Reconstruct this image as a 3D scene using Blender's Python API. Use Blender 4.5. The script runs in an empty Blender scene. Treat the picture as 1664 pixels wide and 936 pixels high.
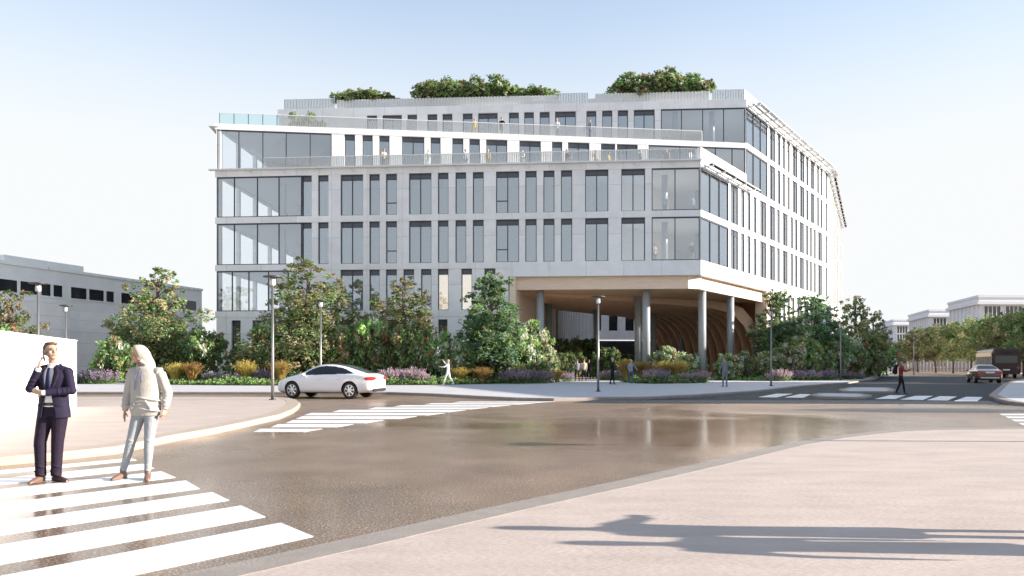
import bpy, bmesh, math, random
from mathutils import Vector, Matrix, kdtree
R = math.radians
S = bpy.context.scene
COL = S.collection
rnd = random.Random(7)

# ---------------------------------------------------------------- camera, world, sun, exposure
F, HZ, CAMH = 1200.0, 590.0, 1.55        # focal length in photo pixels, horizon row, eye height
cam_data = bpy.data.cameras.new("camera")
cam_data.sensor_width = 36.0
cam_data.lens = 36.0 * F / 1664.0
cam_data.shift_y = (HZ - 468.0) / 1664.0
cam_data.clip_start, cam_data.clip_end = 0.1, 5000.0
cam = bpy.data.objects.new("camera", cam_data)
COL.objects.link(cam)
cam.location = (0, 0, CAMH)
cam.rotation_euler = (R(90), 0, 0)
S.camera = cam

SUN_EL, SUN_AZ = R(18.0), R(-3.5)         # azimuth from +X, counter-clockwise
sun_dir = Vector((math.cos(SUN_EL) * math.cos(SUN_AZ), math.cos(SUN_EL) * math.sin(SUN_AZ), math.sin(SUN_EL)))
sd = bpy.data.lights.new("sun", 'SUN')
sd.energy, sd.angle, sd.color = 4.6, R(0.5), (1.0, 0.90, 0.80)
sun = bpy.data.objects.new("sun", sd)
COL.objects.link(sun)
sun.rotation_euler = sun_dir.to_track_quat('Z', 'Y').to_euler()

W = bpy.data.worlds.new("World")
S.world = W
W.use_nodes = True
wn, wl = W.node_tree.nodes, W.node_tree.links
wn.clear()
wo = wn.new('ShaderNodeOutputWorld')
bg = wn.new('ShaderNodeBackground')
sky = wn.new('ShaderNodeTexSky')
sky.sky_type = 'NISHITA'
sky.sun_disc = False
sky.sun_elevation = SUN_EL
sky.sun_rotation = R(90) - SUN_AZ
sky.air_density, sky.dust_density, sky.ozone_density = 1.35, 0.2, 4.5
tc = wn.new('ShaderNodeTexCoord')
sep = wn.new('ShaderNodeSeparateXYZ')
ramp = wn.new('ShaderNodeValToRGB')       # bright haze towards the horizon
ramp.color_ramp.interpolation = 'EASE'
ramp.color_ramp.elements[0].position, ramp.color_ramp.elements[0].color = 0.21, (1, 1, 1, 1)
ramp.color_ramp.elements[1].position, ramp.color_ramp.elements[1].color = 0.52, (0.34, 0.34, 0.34, 1)
nz = wn.new('ShaderNodeTexNoise')
nz.inputs['Scale'].default_value = 1.6
nz.inputs['Detail'].default_value = 3
wob = wn.new('ShaderNodeMath'); wob.operation = 'MULTIPLY_ADD'
wob.inputs[1].default_value, wob.inputs[2].default_value = 0.10, -0.05
addz = wn.new('ShaderNodeMath'); addz.operation = 'ADD'
mix = wn.new('ShaderNodeMix'); mix.data_type = 'RGBA'
HAZE = (3.38, 3.45, 3.48, 1)
mix.inputs['B'].default_value = HAZE
wl.new(tc.outputs['Generated'], sep.inputs[0])
wl.new(tc.outputs['Generated'], nz.inputs['Vector'])
wl.new(nz.outputs[0], wob.inputs[0])
wl.new(sep.outputs[2], addz.inputs[0]); wl.new(wob.outputs[0], addz.inputs[1])
wl.new(addz.outputs[0], ramp.inputs[0])
wl.new(ramp.outputs[0], mix.inputs['Factor'])
wl.new(sky.outputs[0], mix.inputs['A'])
wl.new(mix.outputs['Result'], bg.inputs[0])
bg.inputs[1].default_value = 0.10
wl.new(bg.outputs[0], wo.inputs[0])

S.view_settings.view_transform = 'Standard'
S.view_settings.look = 'None'
S.view_settings.gamma = 1.0
S.view_settings.exposure = 1.5
S.view_settings.use_curve_mapping = False
S.render.engine = 'CYCLES'
S.cycles.max_bounces = 8
S.cycles.transparent_max_bounces = 24
S.cycles.caustics_reflective = False
S.cycles.caustics_refractive = False
S.cycles.use_denoising = True

# ---------------------------------------------------------------- materials
M = {}
def nodes_of(m):
    m.use_nodes = True
    nt = m.node_tree
    return nt, nt.nodes, nt.links

def mat(name, col, rough=0.7, metal=0.0, var=0.0, vscale=3.0, bump=0.0, bscale=40.0, spec=0.5, coat=0.0, objvar=0.0, stretch=None):
    """Principled surface; var mixes the colour with a darker/lighter tone through noise, objvar shifts it from object to object."""
    m = bpy.data.materials.new(name)
    nt, n, l = nodes_of(m)
    p = n['Principled BSDF']
    p.inputs['Base Color'].default_value = (*col, 1)
    p.inputs['Roughness'].default_value = rough
    p.inputs['Metallic'].default_value = metal
    p.inputs['Specular IOR Level'].default_value = spec
    p.inputs['Coat Weight'].default_value = coat
    t = n.new('ShaderNodeTexCoord')
    vec = t.outputs['Object']
    if stretch:
        mp = n.new('ShaderNodeMapping'); mp.inputs['Scale'].default_value = stretch
        l.new(vec, mp.inputs[0]); vec = mp.outputs[0]
    out = None
    if var > 0:
        z = n.new('ShaderNodeTexNoise'); z.inputs['Scale'].default_value = vscale; z.inputs['Detail'].default_value = 6
        z.inputs['Roughness'].default_value = 0.65
        l.new(vec, z.inputs['Vector'])
        r = n.new('ShaderNodeValToRGB')
        r.color_ramp.elements[0].position, r.color_ramp.elements[1].position = 0.3, 0.7
        r.color_ramp.elements[0].color = (*[c * (1 - var) for c in col], 1)
        r.color_ramp.elements[1].color = (*[min(1, c * (1 + var)) for c in col], 1)
        l.new(z.outputs[0], r.inputs[0])
        out = r.outputs[0]
    if objvar > 0:
        oi = n.new('ShaderNodeObjectInfo')
        h = n.new('ShaderNodeHueSaturation')
        mr = n.new('ShaderNodeMapRange'); mr.inputs[3].default_value = 1 - objvar; mr.inputs[4].default_value = 1 + objvar
        mh = n.new('ShaderNodeMapRange'); mh.inputs[3].default_value = 0.5 - objvar * 0.08; mh.inputs[4].default_value = 0.5 + objvar * 0.08
        l.new(oi.outputs['Random'], mr.inputs[0]); l.new(mr.outputs[0], h.inputs['Value'])
        l.new(oi.outputs['Random'], mh.inputs[0]); l.new(mh.outputs[0], h.inputs['Hue'])
        if out: l.new(out, h.inputs['Color'])
        else: h.inputs['Color'].default_value = (*col, 1)
        out = h.outputs[0]
    if out: l.new(out, p.inputs['Base Color'])
    if bump > 0:
        z2 = n.new('ShaderNodeTexNoise'); z2.inputs['Scale'].default_value = bscale; z2.inputs['Detail'].default_value = 4
        l.new(vec, z2.inputs['Vector'])
        b = n.new('ShaderNodeBump'); b.inputs['Strength'].default_value = bump; b.inputs['Distance'].default_value = 0.02
        l.new(z2.outputs[0], b.inputs['Height']); l.new(b.outputs[0], p.inputs['Normal'])
    M[name] = m
    return m

def leaf_mat(name, col, trans=0.42, objvar=0.25):
    m = mat(name, col, rough=0.55, spec=0.3, objvar=objvar)
    nt, n, l = nodes_of(m)
    p = n['Principled BSDF']
    t = n.new('ShaderNodeBsdfTranslucent')
    src = p.inputs['Base Color'].links[0].from_socket if p.inputs['Base Color'].is_linked else None
    if src: l.new(src, t.inputs[0])
    else: t.inputs[0].default_value = (*col, 1)
    mx = n.new('ShaderNodeMixShader'); mx.inputs[0].default_value = trans
    l.new(p.outputs[0], mx.inputs[1]); l.new(t.outputs[0], mx.inputs[2])
    l.new(mx.outputs[0], n['Material Output'].inputs[0])
    return m

def glass_mat(name, tint, refl=0.25, rough=0.02, gcol=(0.9, 0.95, 1.0), rmax=1.0):
    """sheet glass: clear tinted pass plus mirror reflection that grows with the viewing angle"""
    m = bpy.data.materials.new(name)
    nt, n, l = nodes_of(m)
    n.remove(n['Principled BSDF'])
    tr = n.new('ShaderNodeBsdfTransparent'); tr.inputs[0].default_value = (*tint, 1)
    gl = n.new('ShaderNodeBsdfGlossy'); gl.inputs['Color'].default_value = (*gcol, 1); gl.inputs['Roughness'].default_value = rough
    fr = n.new('ShaderNodeFresnel'); fr.inputs[0].default_value = 1.5
    mr = n.new('ShaderNodeMapRange'); mr.inputs[1].default_value = 0.04; mr.inputs[2].default_value = 0.6; mr.inputs[3].default_value = refl; mr.inputs[4].default_value = rmax
    l.new(fr.outputs[0], mr.inputs[0])
    mx = n.new('ShaderNodeMixShader')
    l.new(mr.outputs[0], mx.inputs[0]); l.new(tr.outputs[0], mx.inputs[1]); l.new(gl.outputs[0], mx.inputs[2])
    l.new(mx.outputs[0], n['Material Output'].inputs[0])
    M[name] = m
    return m

def emit_mat(name, col, strength):
    m = mat(name, col, 0.8)
    p = m.node_tree.nodes['Principled BSDF']
    p.inputs['Emission Color'].default_value = (*col, 1)
    p.inputs['Emission Strength'].default_value = strength
    return m

def panel_mat(name, col, pw, ph, axis='x', joint=0.02, var=0.06, dark=0.72):
    """cladding panels: fine joints every pw x ph metres, slight tone shift from panel to panel"""
    m = mat(name, col, 0.75)
    nt, n, l = nodes_of(m)
    p = n['Principled BSDF']
    t = n.new('ShaderNodeTexCoord')
    mp = n.new('ShaderNodeMapping')
    if axis == 'x': mp.inputs['Rotation'].default_value = (R(90), 0, 0)
    l.new(t.outputs['Object'], mp.inputs[0])
    if axis == 'x':
        s = n.new('ShaderNodeSeparateXYZ'); c = n.new('ShaderNodeCombineXYZ')
        l.new(t.outputs['Object'], s.inputs[0]); l.new(s.outputs[0], c.inputs[0]); l.new(s.outputs[2], c.inputs[1])
        src = c.outputs[0]
    else:
        src = t.outputs['Object']
    b = n.new('ShaderNodeTexBrick')
    b.offset = 0.0 if axis == 'x' else 0.5
    b.inputs['Scale'].default_value = 1.0
    b.inputs['Brick Width'].default_value = pw
    b.inputs['Row Height'].default_value = ph
    b.inputs['Mortar Size'].default_value = joint
    b.inputs['Mortar Smooth'].default_value = 0.2
    b.inputs['Color1'].default_value = (*[c * (1 - var) for c in col], 1)
    b.inputs['Color2'].default_value = (*[min(1, c * (1 + var)) for c in col], 1)
    b.inputs['Mortar'].default_value = (*[c * dark for c in col], 1)
    l.new(src, b.inputs['Vector'])
    z = n.new('ShaderNodeTexNoise'); z.inputs['Scale'].default_value = 0.9; z.inputs['Detail'].default_value = 8
    z.inputs['Roughness'].default_value = 0.7
    l.new(t.outputs['Object'], z.inputs['Vector'])
    mr = n.new('ShaderNodeMapRange'); mr.inputs[1].default_value = 0.25; mr.inputs[2].default_value = 0.75
    mr.inputs[3].default_value = 0.90; mr.inputs[4].default_value = 1.08
    l.new(z.outputs[0], mr.inputs[0])
    mm = n.new('ShaderNodeMix'); mm.data_type = 'RGBA'; mm.blend_type = 'MULTIPLY'; mm.inputs['Factor'].default_value = 1
    l.new(b.outputs[0], mm.inputs['A']); l.new(mr.outputs[0], mm.inputs['B'])
    l.new(mm.outputs['Result'], p.inputs['Base Color'])
    bp = n.new('ShaderNodeBump'); bp.inputs['Strength'].default_value = 0.25; bp.inputs['Distance'].default_value = 0.01
    z3 = n.new('ShaderNodeTexNoise'); z3.inputs['Scale'].default_value = 30
    l.new(t.outputs['Object'], z3.inputs['Vector']); l.new(z3.outputs[0], bp.inputs['Height']); l.new(bp.outputs[0], p.inputs['Normal'])
    return m

def asphalt_mat():
    """brown-grey asphalt with pale aggregate and smooth damp patches"""
    m = mat('asphalt', (0.11, 0.09, 0.075), 0.5)
    nt, n, l = nodes_of(m)
    p = n['Principled BSDF']
    t = n.new('ShaderNodeTexCoord')
    big = n.new('ShaderNodeTexNoise'); big.inputs['Scale'].default_value = 0.13; big.inputs['Detail'].default_value = 4
    big.inputs['Roughness'].default_value = 0.55; big.inputs['Distortion'].default_value = 0.6
    l.new(t.outputs['Object'], big.inputs['Vector'])
    grain = n.new('ShaderNodeTexNoise'); grain.inputs['Scale'].default_value = 42; grain.inputs['Detail'].default_value = 2
    l.new(t.outputs['Object'], grain.inputs['Vector'])
    mid = n.new('ShaderNodeTexNoise'); mid.inputs['Scale'].default_value = 0.8; mid.inputs['Detail'].default_value = 6
    l.new(t.outputs['Object'], mid.inputs['Vector'])
    gr = n.new('ShaderNodeValToRGB')
    e = gr.color_ramp.elements
    e[0].position, e[0].color = 0.36, (0.130, 0.088, 0.058, 1)
    e[1].position, e[1].color = 0.60, (0.240, 0.170, 0.118, 1)
    x = e.new(0.66); x.color = (0.46, 0.37, 0.29, 1)
    l.new(grain.outputs[0], gr.inputs[0])
    mr = n.new('ShaderNodeMapRange'); mr.inputs[1].default_value = 0.3; mr.inputs[2].default_value = 0.7
    mr.inputs[3].default_value = 0.85; mr.inputs[4].default_value = 1.25
    l.new(mid.outputs[0], mr.inputs[0])
    mm = n.new('ShaderNodeMix'); mm.data_type = 'RGBA'; mm.blend_type = 'MULTIPLY'; mm.inputs['Factor'].default_value = 1
    l.new(gr.outputs[0], mm.inputs['A']); l.new(mr.outputs[0], mm.inputs['B'])
    l.new(mm.outputs['Result'], p.inputs['Base Color'])
    wet = n.new('ShaderNodeValToRGB')
    w = wet.color_ramp.elements
    w[0].position, w[0].color = 0.28, (0.14, 0.14, 0.14, 1)
    w[1].position, w[1].color = 0.60, (0.46, 0.46, 0.46, 1)
    p.inputs['Specular IOR Level'].default_value = 0.38
    low = n.new('ShaderNodeMapping'); low.inputs['Location'].default_value = (-4.5 / 13, -17.5 / 8, 0); low.inputs['Scale'].default_value = (1 / 13, 1 / 8, 1)
    sph = n.new('ShaderNodeTexGradient'); sph.gradient_type = 'SPHERICAL'
    l.new(t.outputs['Object'], low.inputs[0]); l.new(low.outputs[0], sph.inputs[0])
    low2 = n.new('ShaderNodeMapping'); low2.inputs['Location'].default_value = (3.4 / 4.5, -7.6 / 3.6, 0); low2.inputs['Scale'].default_value = (1 / 4.5, 1 / 3.6, 1)
    sph2 = n.new('ShaderNodeTexGradient'); sph2.gradient_type = 'SPHERICAL'
    l.new(t.outputs['Object'], low2.inputs[0]); l.new(low2.outputs[0], sph2.inputs[0])
    sa = n.new('ShaderNodeMath'); sa.operation = 'ADD'
    l.new(sph.outputs[1], sa.inputs[0]); l.new(sph2.outputs[1], sa.inputs[1])
    sm = n.new('ShaderNodeMath'); sm.operation = 'MULTIPLY_ADD'; sm.inputs[1].default_value = -0.28
    l.new(sa.outputs[0], sm.inputs[0]); l.new(big.outputs[0], sm.inputs[2])
    l.new(sm.outputs[0], wet.inputs[0])
    l.new(wet.outputs[0], p.inputs['Roughness'])
    bs = n.new('ShaderNodeMath'); bs.operation = 'MULTIPLY'; bs.inputs[1].default_value = 0.62
    l.new(wet.outputs[0], bs.inputs[0])
    b = n.new('ShaderNodeBump'); b.inputs['Distance'].default_value = 0.006
    l.new(bs.outputs[0], b.inputs['Strength']); l.new(grain.outputs[0], b.inputs['Height'])
    l.new(b.outputs[0], p.inputs['Normal'])
    return m

asphalt_mat()
mat('paint_white', (0.74, 0.74, 0.72), 0.4, var=0.10, vscale=2.2, bump=0.15, bscale=60)
def worn_paint():
    m = M['paint_white']; nt, n, l = nodes_of(m); p = n['Principled BSDF']
    src = p.inputs['Base Color'].links[0].from_socket
    t = n.new('ShaderNodeTexCoord'); z = n.new('ShaderNodeTexNoise'); z.inputs['Scale'].default_value = 7; z.inputs['Detail'].default_value = 10; z.inputs['Roughness'].default_value = 0.75
    l.new(t.outputs['Object'], z.inputs['Vector'])
    r = n.new('ShaderNodeValToRGB'); r.color_ramp.elements[0].position = 0.30; r.color_ramp.elements[1].position = 0.37
    l.new(z.outputs[0], r.inputs[0])
    mx = n.new('ShaderNodeMix'); mx.data_type = 'RGBA'; mx.inputs['A'].default_value = (0.26, 0.21, 0.17, 1)
    l.new(r.outputs[0], mx.inputs['Factor']); l.new(src, mx.inputs['B']); l.new(mx.outputs['Result'], p.inputs['Base Color'])
worn_paint()
mat('paving_pink', (0.44, 0.365, 0.315), 0.75, var=0.13, vscale=1.4, bump=0.35, bscale=26, stretch=(0.6, 1.6, 1))
mat('paving_grey', (0.50, 0.49, 0.49), 0.7, var=0.08, vscale=1.0, bump=0.2, bscale=25)
mat('kerb_stone', (0.27, 0.235, 0.205), 0.7, var=0.12, vscale=4, bump=0.25, bscale=40)
mat('kerb_pale', (0.40, 0.325, 0.255), 0.7, var=0.10, vscale=4, bump=0.25, bscale=40)
mat('asphalt_shade', (0.030, 0.036, 0.042), 0.75, var=0.15, vscale=1.5, bump=0.3, bscale=40, spec=0.22)  # road asphalt with the cast shade put into its colour
mat('ground_far', (0.30, 0.28, 0.26), 0.9, var=0.12, vscale=0.4)
mat('soil', (0.05, 0.045, 0.025), 0.95, var=0.3, vscale=3)
panel_mat('concrete_panel', (0.88, 0.87, 0.855), 3.05, 4.05)
panel_mat('roof_concrete', (0.5, 0.5, 0.5), 3.0, 3.0, axis='y')
mat('white_metal', (0.78, 0.78, 0.78), 0.35, metal=0.0)
mat('rail_metal', (0.84, 0.84, 0.83), 0.4, metal=0.2)
mat('frame_dark', (0.055, 0.06, 0.07), 0.4, metal=0.3)
mat('grey_screen', (0.76, 0.76, 0.74), 0.6, var=0.05)
mat('column_grey', (0.34, 0.37, 0.38), 0.30, var=0.05, vscale=2)
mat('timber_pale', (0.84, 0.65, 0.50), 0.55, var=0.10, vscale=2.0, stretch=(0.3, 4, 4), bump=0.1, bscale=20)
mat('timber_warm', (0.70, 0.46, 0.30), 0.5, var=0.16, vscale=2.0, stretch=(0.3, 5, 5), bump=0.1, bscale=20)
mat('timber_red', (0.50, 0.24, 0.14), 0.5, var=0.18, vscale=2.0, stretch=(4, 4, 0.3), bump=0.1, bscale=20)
mat('interior_white', (0.80, 0.80, 0.79), 0.8)
mat('interior_grey', (0.62, 0.63, 0.64), 0.8)
mat('interior_warm', (0.86, 0.76, 0.64), 0.8)
mat('spandrel', (0.075, 0.085, 0.11), 0.15)
glass_mat('glass_clear', (0.96, 0.975, 0.985), 0.20, gcol=(0.85, 0.92, 1.0), rmax=0.7)
glass_mat('glass_side', (0.99, 0.995, 1.0), 0.01, rmax=0.05)
glass_mat('glass_sunny', (0.95, 0.97, 0.98), 0.42, gcol=(0.92, 0.96, 1.0))
glass_mat('glass_window', (0.86, 0.91, 0.94), 0.26, gcol=(0.84, 0.91, 1.0))
glass_mat('glass_rail', (0.97, 0.985, 0.985), 0.02)
def frosted():
    m = M['glass_rail']; nt, n, l = nodes_of(m)
    d = n.new('ShaderNodeBsdfDiffuse'); d.inputs[0].default_value = (0.85, 0.85, 0.85, 1)
    old = n['Material Output'].inputs[0].links[0].from_socket
    mx = n.new('ShaderNodeMixShader'); mx.inputs[0].default_value = 0.16
    l.new(old, mx.inputs[1]); l.new(d.outputs[0], mx.inputs[2]); l.new(mx.outputs[0], n['Material Output'].inputs[0])
frosted()
glass_mat('glass_teal', (0.86, 0.955, 0.955), 0.05)
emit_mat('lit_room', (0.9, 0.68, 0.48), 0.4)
mat('grey_cladding', (0.88, 0.85, 0.78), 0.7, var=0.06, vscale=0.6)
panel_mat('pale_cladding', (0.92, 0.89, 0.82), 3.0, 1.2)
mat('dark_glass', (0.02, 0.022, 0.024), 0.08)
mat('white_render', (0.84, 0.84, 0.83), 0.8, var=0.02, vscale=1)
mat('far_white', (0.78, 0.78, 0.80), 0.8, var=0.02)
mat('far_glass', (0.10, 0.11, 0.09), 0.15)
mat('lamp_metal', (0.22, 0.215, 0.21), 0.35, metal=0.6)
mat('lamp_dark', (0.035, 0.035, 0.035), 0.5)
mat('bark', (0.14, 0.10, 0.075), 0.9, var=0.25, vscale=8)
mat('pale_bark', (0.45, 0.42, 0.38), 0.85, var=0.2, vscale=8)
mat('car_white', (0.80, 0.80, 0.82), 0.18, coat=0.8, spec=0.5)
mat('car_brown', (0.13, 0.065, 0.05), 0.25, coat=0.8)
mat('car_glass', (0.012, 0.014, 0.018), 0.06)
mat('rubber', (0.018, 0.018, 0.018), 0.8)
mat('alloy', (0.62, 0.62, 0.64), 0.3, metal=0.8)
mat('tail_red', (0.50, 0.02, 0.02), 0.2, coat=0.5)
mat('lamp_clear', (0.8, 0.82, 0.85), 0.1)
mat('plate_white', (0.8, 0.8, 0.75), 0.5)
mat('bus_maroon', (0.030, 0.010, 0.010), 0.35, coat=0.2)
mat('bus_yellow', (0.62, 0.38, 0.05), 0.35)
mat('bus_cream', (0.62, 0.58, 0.52), 0.4)
mat('black_trim', (0.012, 0.012, 0.012), 0.6)
leaf_mat('leaf_deep', (0.088, 0.148, 0.066))
leaf_mat('leaf_mid', (0.174, 0.260, 0.101))
leaf_mat('leaf_fresh', (0.320, 0.470, 0.176))
leaf_mat('leaf_olive', (0.317, 0.294, 0.154))
leaf_mat('leaf_tan', (0.547, 0.429, 0.256))
leaf_mat('leaf_cream', (0.700, 0.700, 0.615))
leaf_mat('leaf_blue', (0.171, 0.288, 0.201))
leaf_mat('leaf_lime', (0.348, 0.562, 0.149))
leaf_mat('flower_red', (0.36, 0.14, 0.10))
leaf_mat('flower_peach', (0.50, 0.27, 0.16))
leaf_mat('flower_lilac', (0.45, 0.36, 0.46))
leaf_mat('flower_violet', (0.28, 0.19, 0.31))
leaf_mat('flower_pink', (0.55, 0.36, 0.42))
leaf_mat('grass_gold', (0.50, 0.37, 0.11))
leaf_mat('grass_gold_dark', (0.34, 0.25, 0.08))

# ---------------------------------------------------------------- mesh builder and object helpers
class MB:
    def __init__(s):
        s.v, s.f, s.m, s.t = [], [], [], []      # vertices, faces, material slots, per-vertex tags
    def add(s, vs, fs, mi=0, tag=0):
        o = len(s.v)
        s.v += [Vector(a) for a in vs]
        s.t += [tag] * len(vs)
        s.f += [tuple(i + o for i in f) for f in fs]
        s.m += [mi] * len(fs)
    def hexa(s, p, mi=0):                         # p: 4 bottom then 4 top, both counter-clockwise from above
        s.add(p, [(3, 2, 1, 0), (4, 5, 6, 7), (0, 1, 5, 4), (1, 2, 6, 5), (2, 3, 7, 6), (3, 0, 4, 7)], mi)
    def box(s, x0, x1, y0, y1, z0, z1, mi=0):
        s.hexa([(x0, y0, z0), (x1, y0, z0), (x1, y1, z0), (x0, y1, z0), (x0, y0, z1), (x1, y0, z1), (x1, y1, z1), (x0, y1, z1)], mi)
    def prism(s, poly, z0, z1, mi=0):
        a = sum(poly[i][0] * poly[(i + 1) % len(poly)][1] - poly[(i + 1) % len(poly)][0] * poly[i][1] for i in range(len(poly)))
        if a < 0: poly = poly[::-1]
        n = len(poly)
        s.add([(x, y, z0) for x, y in poly] + [(x, y, z1) for x, y in poly],
              [tuple(range(n - 1, -1, -1)), tuple(range(n, 2 * n))] + [(i, (i + 1) % n, n + (i + 1) % n, n + i) for i in range(n)], mi)
    def seg(s, A, B, t, z0, z1, mi=0):            # upright slab from A to B, t thick (centred)
        d = Vector((B[0] - A[0], B[1] - A[1])).normalized()
        q = Vector((-d.y, d.x)) * t / 2
        a, b = Vector(A[:2]), Vector(B[:2])
        pl = [a - q, b - q, b + q, a + q]
        s.prism([tuple(p) for p in pl], z0, z1, mi)
    def loft(s, rings, mi=0, tag=0, cap=True):
        n = len(rings[0])
        vs = [p for r in rings for p in r]
        fs = []
        for i in range(len(rings) - 1):
            for j in range(n):
                k = (j + 1) % n
                fs.append((i * n + j, i * n + k, (i + 1) * n + k, (i + 1) * n + j))
        if cap:
            fs.append(tuple(range(n - 1, -1, -1)))
            fs.append(tuple((len(rings) - 1) * n + j for j in range(n)))
        s.add(vs, fs, mi, tag)
    def tube(s, pts, rad, n=8, mi=0, tag=0, lat=None, ratio=1.0, dense=0):
        """swept tube; rad per point; lat = sideways axis, ratio = thickness across it / along it"""
        pts = [Vector(p) for p in pts]
        if not isinstance(rad, (list, tuple)): rad = [rad] * len(pts)
        rat = ratio if isinstance(ratio, (list, tuple)) else [ratio] * len(pts)
        if dense:
            P, Q, T = [], [], []
            for i in range(len(pts) - 1):
                k = max(1, int((pts[i + 1] - pts[i]).length / dense))
                for j in range(k):
                    u = j / k
                    P.append(pts[i].lerp(pts[i + 1], u)); Q.append(rad[i] * (1 - u) + rad[i + 1] * u); T.append(rat[i] * (1 - u) + rat[i + 1] * u)
            P.append(pts[-1]); Q.append(rad[-1]); T.append(rat[-1])
            pts, rad, rat = P, Q, T
        rings = []
        for i, p in enumerate(pts):
            d = (pts[min(i + 1, len(pts) - 1)] - pts[max(i - 1, 0)])
            d = d.normalized() if d.length > 1e-9 else Vector((0, 0, 1))
            a = Vector(lat) if lat else (Vector((1, 0, 0)) if abs(d.x) < 0.8 else Vector((0, 1, 0)))
            a = (a - d * a.dot(d)).normalized()
            b = d.cross(a)
            rings.append([p + a * (rad[i] * math.cos(2 * math.pi * j / n)) + b * (rad[i] * rat[i] * math.sin(2 * math.pi * j / n)) for j in range(n)])
        s.loft(rings, mi, tag)
    def ball(s, c, r, mi=0, tag=0, rot=None, nu=12, nv=8):
        c = Vector(c); r = Vector((r, r, r)) if not hasattr(r, '__len__') else Vector(r)
        rings = []
        for i in range(nv + 1):
            th = math.pi * (i / nv * 0.98 + 0.01)
            ring = []
            for j in range(nu):
                ph = 2 * math.pi * j / nu
                q = Vector((r.x * math.sin(th) * math.cos(ph), r.y * math.sin(th) * math.sin(ph), -r.z * math.cos(th)))
                if rot: q = rot @ q
                ring.append(c + q)
            rings.append(ring)
        s.loft(rings, mi, tag)
    def mesh(s, name, mats, origin=(0, 0, 0), smooth=False):
        me = bpy.data.meshes.new(name)
        o = Vector(origin)
        me.from_pydata([v - o for v in s.v], [], s.f)
        for m in (mats if isinstance(mats, (list, tuple)) else [mats]):
            me.materials.append(M[m] if isinstance(m, str) else m)
        if len(me.materials) > 1: me.polygons.foreach_set('material_index', s.m)
        if smooth: me.polygons.foreach_set('use_smooth', [True] * len(me.polygons))
        me.update()
        return me
    def build(s, name, mats, parent=None, origin=None, smooth=False):
        if origin is None: origin = root_loc(parent) if parent else (0, 0, 0)
        me = s.mesh(name, mats, origin, smooth)
        return link(name, me, parent, (0, 0, 0) if parent else origin)

def root_loc(o):
    while o.parent: o = o.parent
    return o.location.copy()

def link(name, data, parent=None, loc=(0, 0, 0)):
    o = bpy.data.objects.new(name, data)
    COL.objects.link(o)
    o.location = loc
    if parent: o.parent = parent
    return o

def tag(o, label, cat, group=None, kind=None):
    if label: o['label'] = label
    if cat: o['category'] = cat
    if group: o['group'] = group
    if kind: o['kind'] = kind
    return o

def thing(name, label, cat, loc=(0, 0, 0), rz=0.0, group=None):
    o = link(name, None, None, loc)
    o.rotation_euler = (0, 0, rz)
    o.empty_display_size = 0.2
    return tag(o, label, cat, group)

def dup(root, loc, rz=None, label=None, group=None, scale=None):
    def rec(o, par):
        c = o.copy(); COL.objects.link(c)
        if par: c.parent = par
        for ch in list(o.children): rec(ch, c)
        return c
    c = rec(root, None)
    c.location = loc
    if rz is not None: c.rotation_euler = (0, 0, rz)
    if scale is not None: c.scale = scale if hasattr(scale, '__len__') else (scale,) * 3
    if label: c['label'] = label
    if group: c['group'] = group
    return c

def structure(o):
    o['kind'] = 'structure'
    return o

def G(px, py, h=CAMH):                            # ground point seen at a photo pixel
    d = h * F / (py - HZ)
    return ((px - 832.0) / F * d, d)
def AT(px, d):                                    # ground point at depth d in the column px
    return ((px - 832.0) / F * d, d)
ORD = ['first', 'second', 'third', 'fourth', 'fifth', 'sixth', 'seventh', 'eighth', 'ninth', 'tenth', 'eleventh', 'twelfth', 'thirteenth',
       'fourteenth', 'fifteenth', 'sixteenth', 'seventeenth', 'eighteenth', 'nineteenth', 'twentieth', 'twenty-first', 'twenty-second',
       'twenty-third', 'twenty-fourth', 'twenty-fifth', 'twenty-sixth', 'twenty-seventh', 'twenty-eighth', 'twenty-ninth', 'thirtieth',
       'thirty-first', 'thirty-second', 'thirty-third', 'thirty-fourth', 'thirty-fifth', 'thirty-sixth', 'thirty-seventh', 'thirty-eighth']

# ---------------------------------------------------------------- ground, roads, pavements
g = MB(); g.box(-1500, 1500, -200, 3000, -0.6, -0.012)
structure(g.build('ground', 'ground_far'))
g = MB(); g.box(-120, 160, -25, 230, -0.3, 0.0)
structure(g.build('road', 'asphalt'))

def inset(poly, d):
    a = sum(poly[i][0] * poly[(i + 1) % len(poly)][1] - poly[(i + 1) % len(poly)][0] * poly[i][1] for i in range(len(poly)))
    if a < 0: poly = poly[::-1]
    out, n = [], len(poly)
    for i in range(n):
        p, q, r = Vector(poly[i - 1]), Vector(poly[i]), Vector(poly[(i + 1) % n])
        e1, e2 = (q - p).normalized(), (r - q).normalized()
        n1, n2 = Vector((-e1.y, e1.x)), Vector((-e2.y, e2.x))
        b = (n1 + n2); L = max(0.35, (1 + n1.dot(n2)) / 2)
        b = b / 2 / L
        out.append(tuple(q + b * d))
    return out

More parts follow.
